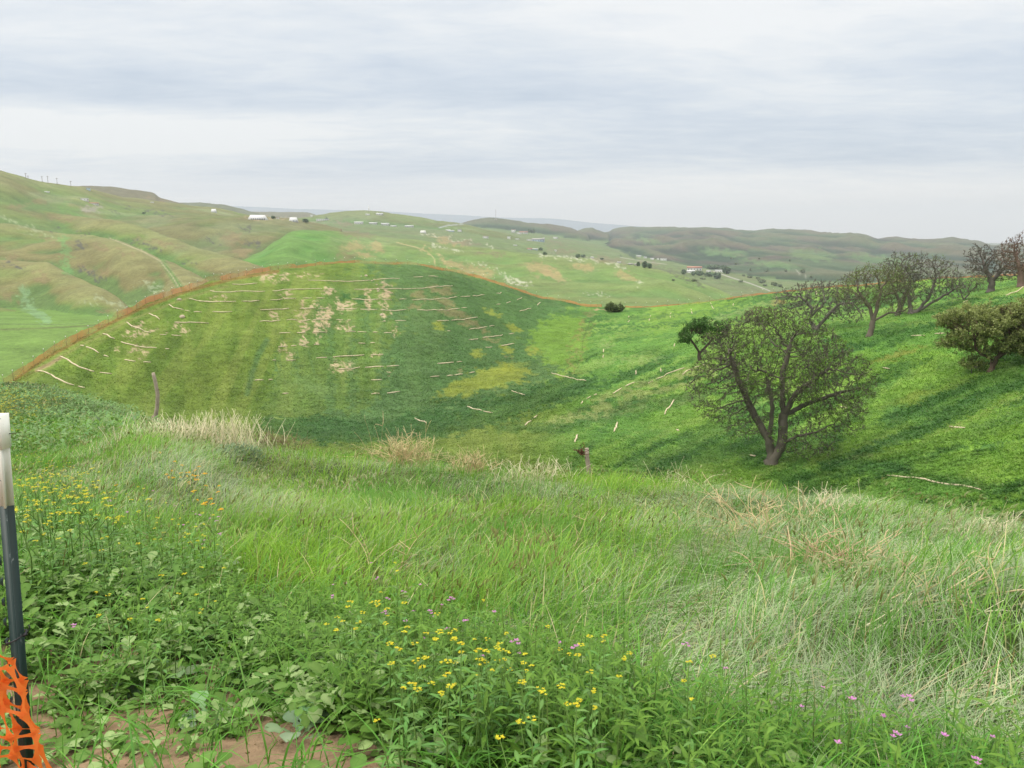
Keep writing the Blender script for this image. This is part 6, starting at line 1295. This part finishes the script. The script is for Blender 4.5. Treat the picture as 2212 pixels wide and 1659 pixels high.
BL = [(557, 475, 42, 10, 'long white splayed bunker wall on the plateau, largest of the far white buildings', 'bunker', None, None, 7), (462, 459, 12, 7, 'slanting white bunker face on the far left plateau', 'bunker', None, None, 2), (634, 479, 20, 9, 'white splayed wall right of the largest bunker', 'bunker', None, None, 3),
 (183, 434, 13, 5, 'white flat building on the upper left hillside', 'flat', None, m_roofw, 3), (203, 442, 16, 4, 'low white shed below the upper left building', 'gable', None, m_roofr, 2), (102, 416, 7, 2.4, 'tiny white hut on the upper left hillside', 'gable', None, m_roofw, 1), (191, 411, 7, 4, 'tiny bluish tank building on the brown mesa edge', 'flat', m_blue, m_blue, 1), (329, 438.5, 5, 2.2, 'tiny white hut below the brown mesa', 'gable', None, m_roofw, 1),
 (600, 473, 6, 3.5, 'tiny white hut right of the largest bunker', 'flat', None, m_roofr, 1), (673, 469, 5, 4.6, 'small white square tank on the plateau skyline', 'flat', None, m_roofw, 1), (697, 477, 26, 4, 'long low white shed below the green hilltop', 'flat', None, m_roofw, 6), (775, 484, 18, 5, 'white-roofed long shed, left of the row below the hill', 'gable', None, m_roofw, 5), (806, 484.5, 16, 4, 'white-roofed shed second in the row below the hill', 'gable', None, m_roofw, 4), (832, 487, 16, 5, 'white-roofed shed third in the row below the hill', 'gable', None, m_roofw, 4), (850, 490, 12, 3, 'low white shed at the right of the third one', 'gable', None, m_roofw, 2), (884, 491, 18, 4, 'long white shed fourth in the row', 'gable', None, m_roofw, 5),
 (794, 465, 8, 3, 'small white hut high on the green hilltop, left', 'gable', None, m_roofw, 1), (820, 465, 14, 4.6, 'white houses cluster high on the green hilltop', 'gable', None, m_roofw, 3), (914, 504, 15, 6, 'grey pointed hut in the middle plain', 'bunker', m_wall, None, 1), (968, 499, 9, 3, 'tiny white shed by the curved road', 'gable', None, m_roofw, 1), (975, 500.5, 12, 3, 'bluish-white shed right of the curved road', 'gable', m_blue, m_roofw, 2), (993, 501, 9, 5.5, 'pale square block in the plain', 'flat', None, m_roofg, 2),
 (1049, 515, 12, 5, 'white shed with reddish roof in the plain', 'flat', None, m_roofr, 2), (1109, 503, 9, 7, 'tall white house beside the dark trees', 'flat', None, m_roofr, 3), (1121, 506, 10, 4, 'low white annex between the tall house and the long one', 'flat', None, m_roofw, 2), (1131, 505, 18, 5, 'long white house left of the dark trees', 'gable', None, m_roofr, 4), (1099, 516.5, 7, 5.5, 'white square house below the tall one', 'flat', None, m_roofw, 1), (1117, 517.5, 9, 2.5, 'tiny low white shed right of the white square house', 'flat', None, m_roofw, 2), (1163, 522, 26, 7, 'bluish industrial building with pointed roof parts', 'gable', m_blue, m_roofg, 5), (1144, 520, 12, 3, 'low white shed touching the bluish building', 'flat', None, m_roofw, 2), (1174, 517, 3, 4, 'tiny white tower by the bluish building', 'flat', None, m_roofw, 1), (1200, 516, 10, 4, 'white and blue shed right of the bluish building', 'flat', None, m_roofw, 2),
 (1144, 540, 10, 4, 'white shed with reddish roof in the lower farm', 'gable', None, m_roofr, 2), (1156, 540, 11, 3, 'bluish-white shed in the lower farm', 'gable', m_blue, m_roofw, 2), (1113, 531, 8, 2, 'tiny pale hut above the lower farm', 'gable', None, m_roofw, 1), (1200, 543, 4, 3.2, 'tiny white hut right of the lower farm', 'flat', None, m_roofw, 1), (1279, 557.5, 6, 2.5, 'tiny white hut above the far green field', 'gable', None, m_roofw, 1),
 (1380, 555, 9, 3, 'white house at the left end of the far hamlet row', 'gable', None, m_roofw, 1), (1394, 558, 6, 3, 'second white house of the far hamlet row', 'gable', None, m_roofw, 1), (1409, 561, 7, 3.2, 'third white house of the far hamlet row', 'gable', None, m_roofw, 1), (1421, 561.5, 4, 3.5, 'tall narrow white house of the far hamlet row', 'flat', None, m_roofw, 1), (1433, 563, 14, 4, 'long white house at the right end of the far hamlet row', 'flat', None, m_roofw, 3), (1362, 572, 9, 3, 'pale barn left of the round dark trees', 'gable', None, m_roofg, 1), (1375, 574, 9, 4, 'grey barn touching the round dark trees', 'gable', None, m_roofg, 2), (1337, 568, 7, 2.5, 'tiny white hut left of the barns', 'gable', None, m_roofw, 1),
 (1500, 584, 30, 8, 'largest white farm complex among dark trees in the valley', 'gable', None, m_roofr, 5), (1492, 590, 16, 6, 'white gabled barn in front of the largest complex', 'gable', None, m_roofw, 3), (1531, 588, 10, 4, 'small white house in the middle of the valley trees', 'flat', None, m_roofw, 2), (1556, 588, 22, 4, 'long low white house at the right of the valley trees', 'flat', None, m_roofw, 5)]
for u_, v_, w_, h_, lab, kd, wl, rf, nw in BL: building(u_, v_, w_, h_, lab, kd, wl, rf, nwin=nw)
# far dark trees and bushes: one mesh crown of leaf clumps plus trunk each
m_ftree = mat_veg('far_foliage', .15, .1, .8)
def farbush(u, v, w, h, label, col=(128, 148, 118), rmin=500, grp='dark trees and bushes far in the valley', cat='tree', rmax=1e9):
    B, R, S, rz = facing(u, v, rmin, rmax); W_ = w*S/2; H_ = h*S; n = int(420); a = Acc(); nb_ = rng.integers(3, 6)
    cs = np.stack([rng.uniform(-.45, .45, nb_)*W_*1.3, rng.uniform(-.4, .4, nb_)*W_, rng.uniform(.45, .62, nb_)*H_], -1); k = rng.integers(0, nb_, n)
    q = rng.normal(size=(n, 3)); q /= np.linalg.norm(q, axis=1)[:, None]; q *= rng.uniform(.6, 1, (n, 1)); c = cs[k]+q*np.array([W_*.55, W_*.55, H_*.45])
    x_ = rng.normal(size=(n, 3)); x_ /= np.linalg.norm(x_, axis=1)[:, None]; y_ = np.cross(x_, rng.normal(size=(n, 3))); y_ /= np.linalg.norm(y_, axis=1)[:, None]; s = rng.uniform(.08, .17, (n, 1))*max(W_, H_)
    a.add(np.stack([c-x_*s, c-y_*s, c+x_*s, c+y_*s], 1), (np.arange(n)*4)[:, None]+np.arange(4)[None], None, np.repeat(jit(alb(*col, 1.3), n, .2), 4, 0))
    rt = empty('bush' if cat == 'bush' else 'broadleaf_tree', tuple(B), rz); tag(rt, label, cat, grp); a.build('crown', m_ftree, rt)
    a = Acc(); tube(a, [[0, 0, -1], [0, 0, H_*.5]], H_*.05, alb(90, 78, 66), 5); a.build('trunk', m_bark, rt)
for u_, v_, w_, h_, lab in [(1148, 504, 16, 9, 'dark trees right of the long white house in the plain'), (1166, 541, 13, 6, 'dark tree beside the lower farm'), (1174, 551, 15, 6, 'dark bush on the edge below the lower farm'), (1248, 557, 10, 8, 'round dark bush on the green shoulder'), (1260, 556, 11, 6, 'paler bush right of the round dark bush'), (1391, 579, 14, 14, 'larger of the twin round dark trees by the barns'), (1403, 580, 12, 11, 'smaller of the twin round dark trees by the barns'), (1378, 575, 8, 9, 'bare greyish tree touching the grey barn'),
 (1474, 592, 16, 10, 'leftmost dark tree of the valley grove'), (1496, 595, 12, 8, 'dark tree below the white gabled barn'), (1512, 596, 16, 11, 'dark tree in the middle front of the valley grove'), (1530, 598, 18, 10, 'low dark tree front right of the valley grove'), (1548, 602, 16, 14, 'lowest dark tree of the valley grove'), (1570, 592, 16, 14, 'round dark tree at the right end of the valley grove'), (1540, 581, 30, 8, 'long dark tree row behind the valley grove, left'), (1562, 582, 20, 8, 'dark trees behind the long low white house'),
 (591, 473, 9, 6, 'dark tree right of the largest bunker'), (660, 481, 12, 8, 'dark leaning tree between the bunkers'), (704, 474, 8, 4, 'dark tree over the long low shed'), (311, 462, 6, 3.5, 'single dark bush on the left shoulder'), (1300, 561, 9, 4, 'brown bush on the green shoulder')]: farbush(u_, v_, w_, h_, lab)
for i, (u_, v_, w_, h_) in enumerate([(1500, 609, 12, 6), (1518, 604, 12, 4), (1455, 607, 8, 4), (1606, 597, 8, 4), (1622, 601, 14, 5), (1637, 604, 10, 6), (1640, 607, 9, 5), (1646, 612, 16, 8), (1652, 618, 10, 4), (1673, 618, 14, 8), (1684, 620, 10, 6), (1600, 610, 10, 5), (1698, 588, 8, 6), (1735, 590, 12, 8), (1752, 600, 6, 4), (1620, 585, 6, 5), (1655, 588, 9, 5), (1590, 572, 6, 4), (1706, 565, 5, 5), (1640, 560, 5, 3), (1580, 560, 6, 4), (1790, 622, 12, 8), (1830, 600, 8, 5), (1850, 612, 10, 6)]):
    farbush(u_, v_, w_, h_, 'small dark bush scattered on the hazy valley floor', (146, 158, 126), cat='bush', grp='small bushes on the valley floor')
# power poles on the left skyline
for i, (u_, v_, h_) in enumerate([(56, 386, 10), (61, 387, 6), (91.5, 394, 11), (104, 397, 14), (124, 400, 13), (153.5, 405, 12)]):
    B, R, S, rz = facing(u_, v_, 900); rt = empty('power_pole', tuple(B), rz); tag(rt, 'thin power pole on the left skyline, %s from left' % ORD[i], 'power pole', 'power poles on the left skyline')
    a = Acc(); tube(a, [[0, 0, -3], [0, 0, h_*S]], .32, np.ones(3), 5); a.build('pole', m_post, rt); a = Acc(); tube(a, [[-1.8, 0, h_*S*.9], [1.8, 0, h_*S*.9]], .2, np.ones(3), 4); a.build('crossarm', m_post, rt)
B, R, S, rz = facing(878/2212*2212*0+878, 456.5, 2000) if False else facing(878, 472, 2000)
B, R, S, rz = facing(877, 463, 2000)
B, R, S, rz = facing(797, 457, 2000); rt = empty('water_tower', tuple(B), rz); tag(rt, 'thin white tower on top of the green hill', 'tower'); a = Acc(); tube(a, [[0, 0, -3], [0, 0, 10*S]], 1.6, np.ones(3), 8); a.build('shaft', m_roofw, rt)
a = Acc(); tube(a, [[0, 0, 10*S], [0, 0, 13*S]], .5, np.ones(3), 6); a.build('mast', m_roofw, rt)
B, R, S, rz = facing(1071, 475, 3000); rt = empty('radio_mast', tuple(B), rz); tag(rt, 'hair-thin radio mast on the brown hilltop beyond the plain', 'mast'); a = Acc(); tube(a, [[0, 0, -3], [0, 0, 22*S]], .55, np.ones(3), 5); a.build('mast', m_post, rt)
a = Acc(); V_, q = boxm(-5, 5, -3, 3, -2, 4); a.add(V_, q, None, np.ones(3)); a.build('hut', m_roofg, rt)
# ------------------------------------------------------------------ haze
hb = 0
ZMIN = float(Z.min())-1.5; ZMAX = float(Z.max())+30; HB = 18600
vb = np.array([[sx*HB, sy*HB, zz] for zz in (ZMIN, ZMAX) for sx, sy in ((-1, -1), (1, -1), (1, 1), (-1, 1))], float)
fb = np.array([[0, 3, 2, 1], [4, 5, 6, 7], [0, 1, 5, 4], [1, 2, 6, 5], [2, 3, 7, 6], [3, 0, 4, 7]])
mh = bpy.data.materials.new('haze_air'); mh.use_nodes = True; t = NT(mh.node_tree); t.n.clear()
o_ = t.node('ShaderNodeOutputMaterial'); pv = t.node('ShaderNodeVolumePrincipled'); t.link(pv.outputs[0], o_.inputs['Volume'])
pv.inputs['Color'].default_value = (0.86, 0.92, 0.98, 1); pv.inputs['Density'].default_value = 0.000088; pv.inputs['Anisotropy'].default_value = 0.2
tag(make_mesh('haze', vb, fb, mh), kind='stuff')
